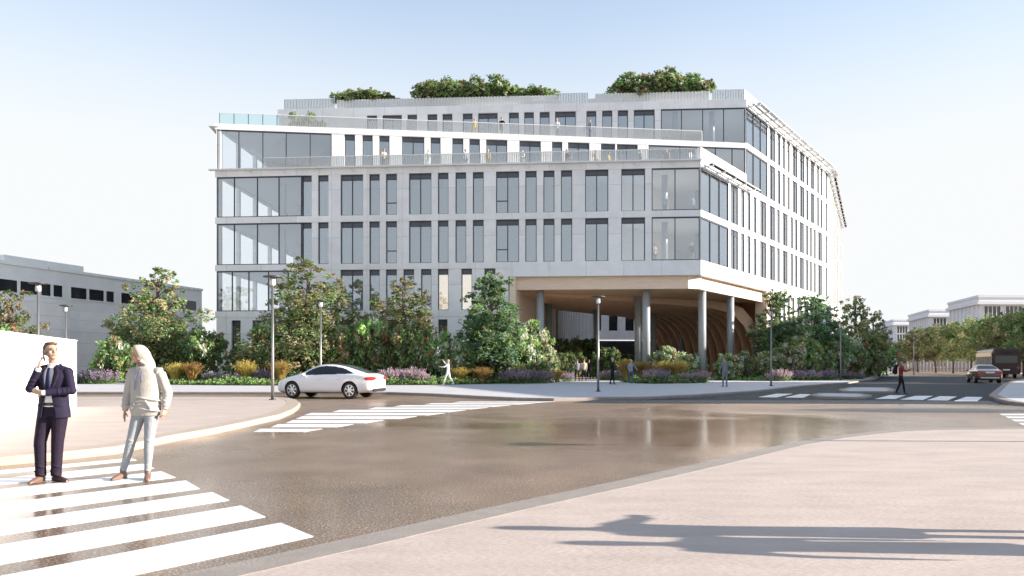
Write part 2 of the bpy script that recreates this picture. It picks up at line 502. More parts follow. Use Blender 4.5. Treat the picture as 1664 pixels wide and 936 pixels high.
def pavement(name, poly, kerb='kerb_stone', top='paving_grey', w=0.32, hh=0.12, apron=True):
    """raised pavement whose kerb stones are a ring of their own round the slab"""
    a = sum(poly[i][0] * poly[(i + 1) % len(poly)][1] - poly[(i + 1) % len(poly)][0] * poly[i][1] for i in range(len(poly)))
    if a < 0: poly = poly[::-1]
    k = MB(); inn = inset(poly, w); n = len(poly)
    inn2 = inset(poly, 0.025)
    vs = [(x, y, -0.02) for x, y in poly] + [(x, y, hh - 0.03) for x, y in poly] + [(x, y, hh) for x, y in inn2] + [(x, y, hh) for x, y in inn] + [(x, y, -0.02) for x, y in inn]
    fs = []
    for i in range(n):
        j = (i + 1) % n
        for r in range(4): fs.append((r * n + i, r * n + j, (r + 1) * n + j, (r + 1) * n + i))
    k.add(vs, fs)
    structure(k.build(name + '_kerb', kerb))
    s = MB(); s.prism(inset(poly, w + 0.006), -0.02, hh - 0.004)
    return structure(s.build(name, top))

isl = [G(*p) for p in [(0, 757), (95, 748.5), (190, 738), (280, 718), (345, 706), (400, 694), (455, 681), (476, 672), (485, 665), (488, 660), (483, 655), (470, 651.5), (440, 649.5), (300, 649.3), (100, 649.3)]]
isl += [(-45, 31.2), (-45, 9.5), (-14, 9.5)]
pavement('street_corner_pavement', isl, 'kerb_pale', 'paving_pink', 0.45, 0.13)
near = [G(*p) for p in [(300, 956), (430, 926), (560, 896), (700, 863), (832, 832.5), (985, 799), (1132, 765), (1282, 729), (1345, 718), (1407, 710.5), (1450, 706.5), (1507, 704), (1664, 702), (2000, 701)]]
near += [(40, 16.8), (40, -20), (-6, -20)]
pavement('near_pavement', near, 'kerb_stone', 'paving_pink', 0.36, 0.11)
front = [(-70, 36.9)] + [G(*p) for p in [(280, 640.8), (629, 641.0), (700, 643.5), (770, 647.5), (840, 651), (900, 652), (975, 650), (1050, 649.5), (1130, 645.5), (1230, 638.5), (1300, 630), (1380, 623.5), (1420, 617.5), (1446, 607.5)]] + [(62, 118), (62, 160), (-30, 160), (-30, 49.5), (-70, 46)]
pavement('building_forecourt', front, 'kerb_stone', 'paving_grey', 0.32, 0.12)
right = [G(*p) for p in [(1607, 645), (1622, 652.5), (1640, 657), (1664, 660), (1900, 662)]] + [(75, 26.5), (75, 120), (58, 80), G(1650, 620), (G(1630, 626))]
pavement('side_pavement', right, 'kerb_stone', 'paving_grey', 0.32, 0.12)
pavement('traffic_island', [G(*p) for p in [(1316, 645), (1330, 648), (1405, 649.5), (1418, 646), (1400, 643), (1330, 642)]], 'kerb_stone', 'paving_grey', 0.3, 0.11)
pavement('traffic_island_far', [G(*p) for p in [(1362, 636), (1372, 639), (1450, 639.5), (1456, 636), (1445, 632.5), (1380, 632)]], 'kerb_stone', 'paving_grey', 0.3, 0.11)
pavement('rear_pavement', [(-75, 46.9), (-30.4, 50.4), (-30.4, 66), (-75, 62)], 'kerb_stone', 'paving_pink', 0.3, 0.1)

def stripes(name, quads):
    m = MB()
    for q in quads: m.prism(q, 0.0005, 0.009 if name == 'right_crossing' else 0.005)
    return structure(m.build(name, 'paint_white'))
wv = Vector((-0.635, -0.772))
ends = [((456, 850), (509, 872)), ((392, 822), (431, 840)), ((345, 800), (372, 813)), ((302, 781), (324, 794)), ((262, 766), (285, 776)), ((232, 754), (250, 761)), ((213, 744.5), (222, 748))]
stripes('near_crossing', [[G(*a), G(*b), tuple(Vector(G(*b)) + wv * 6.5), tuple(Vector(G(*a)) + wv * 6.5)] for a, b in ends])
mid = [(412, 512, 696, 702), (440, 563, 688.3, 694.6), (464, 612, 681.8, 687.8), (480, 666, 675.7, 681), (494, 712, 670.4, 675), (540, 746, 665.6, 669.8), (598, 782, 661.6, 665.2), (640, 818, 658.0, 661.0), (690, 858, 654.8, 657.4), (735, 890, 652.2, 654.3)]
qs = []
for i, (xl, xr, y0, y1) in enumerate(mid):
    k = 0.45; y0 += (y1 - y0) * 0.16
    qs.append([G(xl, y1), G(xr - 20 * k * 2, y1), G(xr + 26 * k, y0), G(xl + 26 * k, y0)])
stripes('middle_crossing', qs)
stripes('right_crossing', [[G(*p) for p in q] for q in [
    [(1422, 648.5), (1455, 648.5), (1472, 642.5), (1446, 642.5)], [(1462, 649.5), (1500, 650), (1516, 643.5), (1487, 643.5)],
    [(1506, 650.5), (1540, 651), (1555, 644.5), (1527, 644)], [(1550, 652), (1588, 652), (1597, 645.5), (1570, 645)],
    [(1232, 645.5), (1262, 646), (1288, 640), (1262, 640)], [(1275, 646), (1305, 646.5), (1318, 641), (1300, 640.5)]]])
stripes('edge_crossing', [[(11.95 + (d - 16.9) * 0.52, d), (17.5, d), (17.5, d + 0.62), (11.95 + (d + 0.6 - 16.9) * 0.52, d + 0.62)] for d in (17.3, 18.45, 19.6, 20.75, 21.9)])

ss = MB()  # dark sheet over the road, painting in the shade cast across it
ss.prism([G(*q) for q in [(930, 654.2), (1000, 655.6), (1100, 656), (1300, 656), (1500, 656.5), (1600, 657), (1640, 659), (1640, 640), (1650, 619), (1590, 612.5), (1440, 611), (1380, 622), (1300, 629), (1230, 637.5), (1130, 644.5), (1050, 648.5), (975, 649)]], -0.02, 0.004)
structure(ss.build('street_shade_sheet', 'asphalt_shade'))

# ---------------------------------------------------------------- the office building
LV = [0.0, 5.97, 9.93, 14.0, 18.05, 22.05, 26.1]       # band tops, ground to roof
A0 = (-25.3, 63.2)                                       # front left corner
C0 = (15.3, 60.0)                                        # front right corner
C5 = (21.77, 68.76)                                      # corner of the two set-back storeys, on the long right-hand face
A6 = (-22.6, 71.5)
RB = [(39.0, 92.0), (40.0, 93.45), (40.8, 95.0), (58.5, 131.0)]
bld = thing('office_building', 'six-storey pale grey office building with set-back roof terraces, glazed corners and a timber-lined passage', 'office building', (0, 62, 0))

class Line:                                              # an upright plane through two ground points; u runs along it, d outward
    def __init__(s, A, B):
        s.A, s.B = Vector(A), Vector(B)
        s.dir = (s.B - s.A); s.L = s.dir.length; s.dir.normalize()
        s.n = Vector((s.dir.y, -s.dir.x))
    def p(s, u, d=0.0): return s.A + s.dir * u + s.n * d
    def u(s, px):
        k = (px - 832.0) / F
        return (k * s.A.y - s.A.x) / (s.dir.x - k * s.dir.y)
    def box(s, m, u0, u1, z0, z1, d0, d1, mi=0):
        q = [s.p(u0, d1), s.p(u1, d1), s.p(u1, d0), s.p(u0, d0)]
        m.hexa([(v.x, v.y, z0) for v in q] + [(v.x, v.y, z1) for v in q], mi)

FRONT = Line(A0, C0)
L5 = Line(A0, C5)
L6 = Line(A6, C5)
RIGHT = Line(C0, RB[0])
RIGHT2 = Line(RB[2], RB[3])
LEFT = Line((-24.2, 100.0), A0)

n_window = [0]
spare_frame, spare_pane, spare_span = MB(), MB(), MB()
def window(ln, u0, u1, z0, z1, mull=(), trans=None, head=0.45, own=True, d=-0.30, glass='glass_window'):
    """anthracite framed window: frame, clear pane, darker head panel"""
    f = MB() if own else spare_frame
    t = 0.065
    ln.box(f, u0, u0 + t, z0, z1, d, d + 0.12); ln.box(f, u1 - t, u1, z0, z1, d, d + 0.12)
    ln.box(f, u0 + t, u1 - t, z0, z0 + t, d, d + 0.118); ln.box(f, u0 + t, u1 - t, z1 - t, z1, d, d + 0.118)
    for mu in mull: ln.box(f, mu - 0.04, mu + 0.04, z0 + t, z1 - t, d + 0.002, d + 0.115)
    if head: ln.box(f, u0 + t, u1 - t, z1 - head - 0.025, z1 - head + 0.025, d + 0.006, d + 0.10)
    if trans:
        a, b, zz = trans
        ln.box(f, a, b, zz - 0.04, zz + 0.04, d + 0.004, d + 0.11)
    p = MB() if own else spare_pane
    ln.box(p, u0 + 0.02, u1 - 0.02, z0 + 0.02, (z1 - head if head else z1) - 0.02, d + 0.045, d + 0.065)
    s = None
    if head:
        s = MB() if own else spare_span
        ln.box(s, u0 + 0.02, u1 - 0.02, z1 - head + 0.005, z1 - 0.02, d + 0.045, d + 0.065)
    if own:
        n_window[0] += 1
        w = f.build('window', 'frame_dark', bld)
        p.build('pane', glass, w)
        if s: s.build('head_panel', 'spandrel', w)

def storey(wall, ln, u0, u1, z0, z1, opens, thick=0.34):
    """piers between the openings of one storey"""
    c = u0
    for a, b in sorted(opens):
        if a > c + 0.02: ln.box(wall, c, a, z0, z1, -thick, 0)
        c = max(c, b)
    if u1 > c + 0.02: ln.box(wall, c, u1, z0, z1, -thick, 0)

wall = MB()          # concrete piers and bands of all faces
# --- front face, levels 2-4
def fr(x0, x1, ln): return (ln.u(x0), ln.u(x1))
W34 = [(490.5, 506.6, 0), (516.7, 533.8, 0), (553.3, 590, 1), (600, 617, 0), (627, 645, 2), (664.5, 701, 1), (711.5, 728.7, 0), (740, 757.5, 0), (768.3, 786, 0), (806, 843.5, 3), (853.6, 872, 0), (883, 901, 0), (911.6, 929.8, 0), (950.8, 988.6, 1), (1009.6, 1048.4, 1)]
def glazing(ln, u0, u1, z0, z1, mulls, name='corner_glazing', d=-0.12, glass='glass_clear'):
    f = MB()
    t = 0.07
    ln.box(f, u0, u0 + t, z0, z1, d, d + 0.12); ln.box(f, u1 - t, u1, z0, z1, d, d + 0.12)
    ln.box(f, u0 + t, u1 - t, z0, z0 + t, d, d + 0.118); ln.box(f, u0 + t, u1 - t, z1 - t * 1.6, z1, d, d + 0.118)
    for mu in mulls: ln.box(f, mu - 0.035, mu + 0.035, z0 + t, z1 - t * 1.6, d + 0.002, d + 0.115)
    w = f.build(name, 'frame_dark', bld)
    p = MB()
    ln.box(p, u0 + 0.02, u1 - 0.02, z0 + 0.02, z1 - 0.02, d + 0.045, d + 0.065)
    p.build('pane', glass, w)
def winrow(ln, specs, z0, z1, own=True):
    for x0, x1, k in specs:
        a, b = fr(x0, x1, ln)
        mull = [(a + b) / 2] if k in (1, 3) else []
        tr = None
        if k == 2: tr = (a + 0.065, b - 0.065, z0 + (z1 - z0) * 0.30)
        if k == 3: tr = (a + 0.065, (a + b) / 2 - 0.04, z0 + (z1 - z0) * 0.30)
        window(ln, a, b, z0, z1, mull, tr, own=own)

BAND = {1: (5.45, 5.97), 2: (9.42, 9.93), 3: (13.47, 14.0), 4: (17.45, 18.05), 5: (21.55, 22.05), 6: (25.35, 26.1)}
for lv in (3, 4):
    z0, z1 = LV[lv - 1], BAND[lv][0]
    o = [fr(a, b, FRONT) for a, b, k in W34] + [fr(352.6, 490.5, FRONT), fr(1059, 1137, FRONT)]
    storey(wall, FRONT, 0, FRONT.L, z0, z1, o)
    winrow(FRONT, W34, z0, z1)
    glazing(FRONT, FRONT.u(352.8), FRONT.u(490.3), z0, z1, [FRONT.u(x) for x in (380.5, 418, 453)])
    glazing(FRONT, FRONT.u(1059), FRONT.u(1137.2), z0, z1, [FRONT.u(1097)])
W2 = [(553.3, 590, 1), (600, 617, 0), (627, 645, 0), (655.5, 673, 0), (684, 701, 0), (711.5, 728.7, 0), (749.6, 767, 0), (787, 805, 0)]
z0, z1 = LV[1], BAND[2][0]
storey(wall, FRONT, 0, FRONT.u(826), z0, z1, [fr(a, b, FRONT) for a, b, k in W2] + [fr(352.6, 500, FRONT)])
winrow(FRONT, W2, z0, z1)
glazing(FRONT, FRONT.u(352.8), FRONT.u(499.8), z0, z1, [FRONT.u(x) for x in (377, 404, 436, 468)])
W1 = [(376, 391, 0), (410, 440, 1), (478, 492, 0), (553, 590, 1), (627, 645, 0), (664, 700, 1), (712, 727, 0), (768, 786, 0)]
storey(wall, FRONT, 0, FRONT.u(826), 0.1, BAND[1][0], [fr(a, b, FRONT) for a, b, k in W1])
winrow(FRONT, W1, 0.3, BAND[1][0] - 0.25)
for a, b, k in W1:
    u, v = fr(a, b, FRONT)
    FRONT.box(wall, u, v, 0.1, 0.3, -0.34, 0); FRONT.box(wall, u, v, BAND[1][0] - 0.25, BAND[1][0], -0.34, 0)
e = 0.035
FRONT.box(wall, -0.1, FRONT.u(826), *BAND[1], -0.4, e)
FRONT.box(wall, -0.1, FRONT.u(826), *BAND[2], -0.4, e)
FRONT.box(wall, FRONT.u(826), FRONT.L + e, 8.72, BAND[2][1], -0.4, e)
FRONT.box(wall, -0.1, FRONT.L + e, *BAND[3], -0.4, e)
FRONT.box(wall, -0.1, FRONT.L + e, *BAND[4], -0.4, e)
# --- level 5 (set back towards the right) and level 6
W5 = [(559.6, 577, 0), (588.6, 605.5, 0), (616, 633, 0), (653, 689.6, 1), (699.7, 716, 0), (735, 753, 0), (762.7, 780, 0), (790, 824.5, 1), (844, 879, 1), (897, 914, 0), (923, 958, 1), (976.5, 1000, 0), (1002.5, 1036.6, 1)]
z0, z1 = LV[4] + 0.03, BAND[5][0]
storey(wall, L5, 0, L5.L, z0, z1, [fr(a, b, L5) for a, b, k in W5] + [fr(353, 539, L5), fr(1054, 1211, L5)])
winrow(L5, W5, z0, z1)
glazing(L5, L5.u(352.9), L5.u(538.8), z0, z1, [L5.u(x) for x in (388, 427, 465, 504)])
glazing(L5, L5.u(1054.2), L5.L - 0.05, z0, z1, [L5.u(x) for x in (1105, 1137, 1163, 1190)])
L5.box(wall, -0.1, L5.L + e, *BAND[5], -0.4, e)
W6 = [(596, 612.6, 0), (621.5, 653, 1), (662, 677.7, 0), (694.6, 710.5, 0), (719, 735, 0), (752, 767.8, 0), (777, 808.7, 1), (827, 843, 0), (851.8, 867.5, 0), (877, 893, 0), (902, 935.6, 1), (953, 969, 0), (978.5, 995, 0), (1004, 1020.7, 0), (1030, 1064, 1)]
z0, z1 = LV[5] + 0.03, BAND[6][0]
storey(wall, L6, 0, L6.L, z0, z1, [fr(a, b, L6) for a, b, k in W6] + [fr(1074, 1211, L6)])
winrow(L6, W6, z0, z1)
glazing(L6, L6.u(1074.2), L6.L - 0.05, z0, z1, [L6.u(x) for x in (1107.5, 1142, 1176)])
L6.box(wall, -0.1, L6.L + e, *BAND[6], -0.4, e)
# --- long right-hand face
def right_windows(ln, u0, u1, z0, z1, own_until, seed, d=-0.125):
    r = random.Random(seed)
    u, o, k = u0, [], 0
    pat = [1.9, 1.0, 1.0, 1.0, 1.9, 1.9, 1.0, 1.9, 1.0, 1.0]
    gap = [0.75, 0.65, 0.75, 0.95, 0.95, 0.65, 0.9, 0.95, 0.65, 0.75]
    while True:
        w = pat[k % 10]
        if u + w > u1: break
        o.append((u, u + w))
        window(ln, u, u + w, z0, z1, [u + w / 2] if w > 1.5 else [], None, own=u < own_until, glass='glass_sunny', d=d)
        u += w + gap[k % 10]; k += 1
    return o
uC5 = (Vector(C5) - Vector(C0)).length
u255 = RIGHT.u(1255)
for lv in (2, 3, 4, 5, 6):
    st = uC5 if lv >= 5 else (u255 if lv == 2 else 0.0)
    z0, z1 = LV[lv - 1] + (0.03 if lv >= 5 else 0), BAND[lv][0]
    o = []
    s0 = st + 0.02
    if lv != 2:
        glazing(RIGHT, st + 0.1, st + 6.4, z0, z1, [st + 2.2, st + 4.3])
        o.append((st, st + 6.4)); s0 = st + 6.9
    else: s0 = st + 0.8
    o += right_windows(RIGHT, s0, RIGHT.L - 1.0, z0, z1, (st + 14 if lv in (3, 4) else 0), lv)
    storey(wall, RIGHT, st, RIGHT.L, z0, z1, o)
    o = right_windows(RIGHT2, 0.8, RIGHT2.L, z0, z1, 0, lv + 20, -0.114)
    storey(wall, RIGHT2, 0.3, RIGHT2.L, z0, z1, o)
    for a, b in zip(RB[:2], RB[1:3]):
        q = Line(a, b); q.box(wall, 0.02, 0.25, z0, z1, -0.34, 0); q.box(wall, q.L - 0.25, q.L - 0.02, z0, z1, -0.34, 0); window(q, 0.25, q.L - 0.25, z0, z1, (), None, own=False, d=-0.125)
    bz = (8.72, BAND[2][1]) if lv == 2 else BAND[lv]
    bs = uC5 if lv >= 5 else 0.0
    RIGHT.box(wall, bs + 0.02, RIGHT.L, *bz, -0.4, e + 0.02)
    RIGHT2.box(wall, 0, RIGHT2.L, *bz, -0.4, e + 0.02)
    for a, b in zip(RB[:2], RB[1:3]):
        q = Line(a, b); q.box(wall, 0, q.L, bz[0] + 0.004, bz[1] - 0.004, -0.4, e + 0.02)
o = right_windows(RIGHT, u255 + 1.6, RIGHT.L - 1, 0.3, 5.6, 0, 77)
storey(wall, RIGHT, u255, RIGHT.L, 0.1, LV[1], o)
storey(wall, RIGHT2, 0, RIGHT2.L, 0.1, LV[1], [])
RIGHT.box(wall, 0.02, uC5, LV[4] + 0.01, LV[4] + 1.05, -0.28, e + 0.012)      # solid terrace parapet on the sunny side
# --- left face
LEFTW = MB()
for lv in (2, 3, 4, 5):
    z0, z1 = LV[lv - 1], BAND[lv][0]
    for a in range(0, 36, 4): LEFT.box(wall, LEFT.L - 0.38 - a, LEFT.L - 0.05 - a, z0, z1, -0.36, -0.04)
    LEFT.box(wall, 0, LEFT.L - 0.4, *BAND[lv], -0.4, 0)
LEFT.box(wall, 0, LEFT.L - 0.36, 0.1, BAND[1][1], -0.4, 0)
wall.build('wall', 'concrete_panel', bld)
if spare_frame.f:
    w = spare_frame.build('window', 'frame_dark', bld); w['kind'] = 'stuff'
    spare_pane.build('pane', 'glass_sunny', w)
    spare_span.build('head_panel', 'spandrel', w)
LEFT_G = MB()
for lv in (2, 3, 4, 5): LEFT.box(LEFT_G, 0.1, LEFT.L - 0.4, LV[lv - 1] + 0.02, BAND[lv][0] - 0.02, -0.2, -0.18)
LEFT_G.build('side_glazing', 'glass_side', bld)

# --- floor slabs, roofs and the inside
def off(poly): return [tuple(p) for p in poly]
rin = [(RB[0][0] - 13, RB[0][1] + 9), (46.0, 133.0)]
def wing(front, corner):
    """floor outline: front wing plus the long right wing"""
    return [front[0], corner, RB[0], RB[1], RB[2], RB[3], (45.0, 136.0), (27.5, 100.5), (15.0, 82.5), (-24.0, 82.5)]
def shrink(poly): return inset(poly, 0.42)
sl = MB()
for lv in (2, 3): sl.prism(shrink(wing((A0,), C0)), BAND[lv][0] + 0.05, BAND[lv][1] - 0.02)
sl.prism(shrink([A0, FRONT.p(FRONT.u(826)).to_tuple(), (4.4, 82.5), (-24.0, 82.5)]), BAND[1][0] + 0.05, BAND[1][1] - 0.02)
sl.prism(shrink(wing((A0,), C0)), BAND[4][0] + 0.05, BAND[4][1] - 0.03)
sl.prism(shrink(wing((A0,), C5)), BAND[5][0] + 0.05, BAND[5][1] - 0.03)
sl.prism(shrink(wing((A6,), C5)), BAND[6][0] + 0.05, BAND[6][1] - 0.2)
for lv in (1, 2, 3, 4, 5, 6):
    sl.prism(inset([(-24.0, 82.5), (-10.0, 82.5), (-10.0, 100.0), (-24.2, 100.0)], 0.02 if lv < 6 else 0.3), BAND[lv][0] + 0.05, BAND[lv][1] - 0.03)
sl.build('floor_slab', 'interior_white', bld)
rf = MB()
rf.prism(shrink(wing((A0,), C0)), BAND[4][1] - 0.026, BAND[4][1] - 0.005)
rf.prism(shrink(wing((A0,), C5)), BAND[5][1] - 0.026, BAND[5][1] - 0.005)
rf.build('terrace_paving', 'roof_concrete', bld)
core = MB()
for lv in (2, 3, 4, 5, 6):
    z0, z1 = LV[lv - 1], BAND[lv][0] + 0.04
    ya = 67.2 if lv < 5 else (69.3 if lv == 5 else 74.8)
    if lv == 2:
        core.seg((-13.6, ya + 0.6), (-0.6, ya - 0.1), 0.2, z0, z1)
        core.seg((-13.6, ya + 0.8), (-13.6, 82.0), 0.2, z0, z1)
        continue
    core.seg((-13.6, ya + 0.6), (9.0, ya - 0.6), 0.2, z0, z1)
    core.seg((-13.6, ya + 0.8), (-13.6, 82.0), 0.2, z0, z1)
    core.seg((9.2, ya), (19.5, 81.5), 0.2, z0, z1)
    core.seg((-23.0, 82.2), (14.8, 82.2), 0.3, z0, z1)
    core.seg((20.2, 80.4), (29.6, 94.2), 0.2, z0, z1)
    core.seg((29.8, 94.4), (47.6, 130.5), 0.2, z0, z1)
for lv in (2, 3, 4, 5):
    for x, y in ((-20.5, 66.0), (-18.0, 70.5), (-21.5, 74.5)):
        core.box(x - 0.25, x + 0.25, y - 0.25, y + 0.25, LV[lv - 1], BAND[lv][0] + 0.04)
core.seg((-9.9, 82.6), (-9.9, 100), 0.2, 0.1, 26.0); core.seg((-24.0, 100.1), (-9.8, 100.1), 0.2, 0.1, 26.0)
core.seg((-12, 67.0), (-1.6, 66.2), 0.2, 0.1, 5.5)
core.build('inner_wall', 'interior_grey', bld)
cw = MB()
for lv in (3, 4): cw.seg((9.2, 64.6), (15.2, 69.4), 0.16, LV[lv - 1], BAND[lv][0] + 0.04)
cw.build('lounge_wall', 'interior_warm', bld)
ic = MB()
for lv in (3, 4, 5, 6):
    for x, y in ((13.0, 62.9), (17.2, 68.4)) if lv < 5 else ((15.5, 70.2), (19.0, 70.2)):
        ic.tube([(x, y, LV[lv - 1]), (x, y, BAND[lv][0] + 0.04)], 0.26, 14)
ic.build('indoor_column', 'column_grey', bld, smooth=True)
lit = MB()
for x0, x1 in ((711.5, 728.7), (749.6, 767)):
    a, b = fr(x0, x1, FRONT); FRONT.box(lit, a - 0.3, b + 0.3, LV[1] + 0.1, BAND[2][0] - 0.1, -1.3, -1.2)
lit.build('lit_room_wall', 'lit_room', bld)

# --- railings
def railing(ln, u0, u1, z, d, glassy=False, step=0.15, hh=1.05):
    r = MB()
    ln.box(r, u0, u1, z + hh - 0.05, z + hh, d - 0.03, d + 0.03)
    ln.box(r, u0, u1, z + 0.06, z + 0.09, d - 0.015, d + 0.015)
    u = u0
    while u < u1 - 0.02:
        w = 0.04 if int(round((u - u0) / step)) % 8 == 0 else 0.034
        if not (glassy and w < 0.038): ln.box(r, u, u + 2 * w, z, z + hh - 0.052, d - 0.012, d + 0.012)
        u += step
    o = r.build('railing', 'rail_metal', bld)
    p = MB(); ln.box(p, u0 + 0.03, u1 - 0.03, z + 0.1, z + hh - 0.06, d + 0.016, d + 0.022)
    p.build('glass_panel', 'glass_teal' if glassy else 'glass_rail', o)
railing(FRONT, FRONT.u(427), FRONT.L - 0.3, LV[4], -0.25)
railing(L5, 0.15, L5.u(455), LV[5], -0.25, True)
railing(L5, L5.u(455), L5.u(1143), LV[5], -0.25)
for a, b in ((460, 543), (905, 956), (1158, 1211)): railing(L6, L6.u(a), L6.u(b), LV[6], -0.25)
railing(RIGHT, uC5 + 0.3, RIGHT.L, LV[6], -0.25)

# --- sun canopies with brackets
can = MB()
def canopy(ln, u0, u1, z, out, step, m):
    ln.box(m, u0, u1, z, z + 0.05, out - 0.35, out)
    ln.box(m, u0, u1, z, z + 0.05, 0.45, 0.75)
    ln.box(m, u0, u1, z, z + 0.05, 0.06, 0.2)
    u = u0 + 0.3
    while u < u1:
        ln.box(m, u, u + 0.09, z - 0.14, z - 0.003, 0.04, out - 0.1)
        u += step
canopy(RIGHT, uC5 + 0.2, RIGHT.L, 25.6, 1.3, 2.6, can)
canopy(RIGHT2, 0.2, RIGHT2.L, 25.6, 0.9, 2.6, can)
for a, b in zip(RB[:2], RB[1:3]):
    q = Line(a, b); canopy(q, 0.02, q.L - 0.02, 25.58, 1.1, 1.2, can)
canopy(RIGHT, 0.5, uC5 + 1.5, 17.75, 0.9, 2.6, can)
L5.box(can, -0.6, 0.2, 21.75, 21.8, -2.0, 0.25)
can.build('sun_canopy', 'white_metal', bld)
edge = MB()
FRONT.box(edge, -0.55, FRONT.L + 0.1, 17.98, 18.09, 0.04, 0.34)
edge.build('cornice', 'white_metal', bld)
bk = MB()
u = FRONT.u(405)
while u < FRONT.L:
    q0, q1 = FRONT.p(u, 0.04), FRONT.p(u + 0.35, 0.32)
    bk.tube([(q0.x, q0.y, 17.92), (q1.x, q1.y, 17.62)], 0.05, 6)
    u += 2.95
bk.build('bracket', 'white_metal', bld)

# --- roof planters and their screens
def screen(x0, x1, z, hh, d, thick=3.0):
    m = MB(); ln = L6
    a, b = L6.u(x0), L6.u(x1)
    ln.box(m, a, b, z, z + hh, d - thick, d)
    u = a
    while u < b - 0.1:
        ln.box(m, u, u + 0.13, z, z + hh + 0.02, d + 0.001, d + 0.08); u += 0.30
    m.build('planter_screen', 'grey_screen', bld)
screen(545, 905, LV[6] - 0.2, 1.15, -0.5)
screen(968, 1156, LV[6] - 0.2, 1.2, -0.5)
screen(866, 914, LV[6] - 0.2, 0.6, -0.15, 0.3)
screen(954, 1012, LV[6] - 0.2, 0.62, -0.15, 0.3)

# --- timber undercroft
uj = FRONT.u(828)
und = MB()
pj = FRONT.p(uj, -0.45)
pr = RIGHT.p(u255, -0.45)
ceil_poly = [tuple(FRONT.p(uj, -0.8)), tuple(FRONT.p(FRONT.L - 0.75, -0.8)), tuple(RIGHT.p(2.0, -0.8)), tuple(RIGHT.p(u255, -0.8)), (24.0, 84.0), (18.8, 90.0), (4.3, 83.5)]
und.prism(ceil_poly, 7.7, 7.85)
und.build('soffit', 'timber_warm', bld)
fa = MB()
FRONT.box(fa, uj, FRONT.L - 1.0, 7.66, 8.75, -0.95, -0.45)
RIGHT.box(fa, 1.1, u255, 7.66, 8.75, -0.95, -0.45)
a, b = FRONT.p(FRONT.L - 1.0, -0.45), RIGHT.p(1.1, -0.45)
fa.seg(tuple(a), tuple(b), 0.3, 7.66, 8.75)
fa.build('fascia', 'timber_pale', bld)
jw = MB()
jw.prism([tuple(FRONT.p(uj, -0.02)), tuple(FRONT.p(uj + 0.5, -0.02)), (4.9, 82.0), (4.3, 82.0)], 0.1, 8.72)
jw.build('passage_wall', 'timber_pale', bld)
jw = MB()
jw.prism([tuple(RIGHT.p(u255 - 1.6, -0.05)), tuple(RIGHT.p(u255, -0.05)), tuple(RIGHT.p(u255, -1.2)), tuple(RIGHT.p(u255 - 1.6, -1.2))], 0.1, 8.72)
jw.build('passage_wall', 'timber_pale', bld)
fw = MB()
FW = Line((18.6, 90.5), (25.6, 75.2))
FW.box(fw, 0, FW.L, 0.1, 7.75, -0.4, 0)
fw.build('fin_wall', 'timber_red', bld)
NR = 13                                                  # timber ribs run across the ceiling and sweep down the wall on the right
for k in range(NR):
    t = k / (NR - 1)
    J = Vector((0.75 + 3.9 * t, 63.4 + 18.2 * t)); q = FW.p(FW.L - 0.5 - (FW.L - 1.0) * t)
    d = (J - q); L_ = d.length; d.normalize(); side = Vector((-d.y, d.x)) * 0.085
    path = [(L_, 7.45), (L_ * 0.6, 7.25 - 0.15 * t), (6.5, 6.95), (4.6, 6.65), (3.2, 6.1), (2.1, 5.2), (1.35, 3.9), (0.95, 2.4), (0.75, 0.1)]
    outv = [(0, 0.5), (0, 0.6), (0, 0.8), (-0.3, 0.9), (-0.8, 1.0), (-1.0, 0.8), (-0.95, 0.4), (-0.75, 0.1), (-0.6, 0.0)]
    m = MB(); rings = []
    for (r_, z_), (o1, o2) in zip(path, outv):
        a = q + d * r_; b = q + d * max(0.05, r_ + o1)
        zo = min(7.68, z_ + o2)
        rings.append([Vector((a.x + side.x, a.y + side.y, z_)), Vector((a.x - side.x, a.y - side.y, z_)), Vector((b.x - side.x, b.y - side.y, zo)), Vector((b.x + side.x, b.y + side.y, zo))])
    m.loft(rings)
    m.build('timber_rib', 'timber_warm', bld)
col_spots = [AT(878, 62.6), AT(1050, 62.0), tuple(RIGHT.p(2.6, -0.9)), tuple(RIGHT.p(9.3, -0.9)), AT(892, 74.0), AT(1037, 68.5), AT(969, 80.0), AT(1062, 82.0), AT(1106, 86.0)]
for x, y in col_spots:
    m = MB(); m.tube([(x, y, 0.1), (x, y, 8.3)], 0.33, 24)
    m.build('column', 'column_grey', bld, smooth=True)
# --- courtyard wings seen through the passage
bw = MB()
BK = Line((-6, 113.0), (36, 117.0))
o = [(3 + 2.6 * k, 4.4 + 2.6 * k) for k in range(14)]
storey(bw, BK, 0, BK.L, 6.6, 9.2, o); storey(bw, BK, 0, BK.L, 10.2, 13.2, o)
BK.box(bw, 0, BK.L, 5.2, 6.6, -0.4, 0.05); BK.box(bw, 0, BK.L, 9.2, 10.2, -0.4, 0.05); BK.box(bw, 0, BK.L, 13.2, 26, -0.4, 0.05)
CL = Line((5.6, 86.0), (12.2, 112.5))
k = 0
while 0.6 + k * 1.3 < CL.L - 0.5:
    CL.box(bw, 0.6 + k * 1.3, 1.15 + k * 1.3, 0.1, 9.0, -0.4, 0.25); k += 1
CL.box(bw, 0, CL.L, 9.0, 26, -0.4, 0.2)
bw.build('courtyard_wall', 'concrete_panel', bld)
bg_ = MB()
BK.box(bg_, 0, BK.L, 6.6, 13.2, -0.6, -0.5); CL.box(bg_, 0, CL.L, 0.1, 9.0, -0.5, -0.42)
BK.box(bg_, 12, BK.L, 0.1, 5.2, -6.2, -6.0)
bg_.build('courtyard_glazing', 'dark_glass', bld)

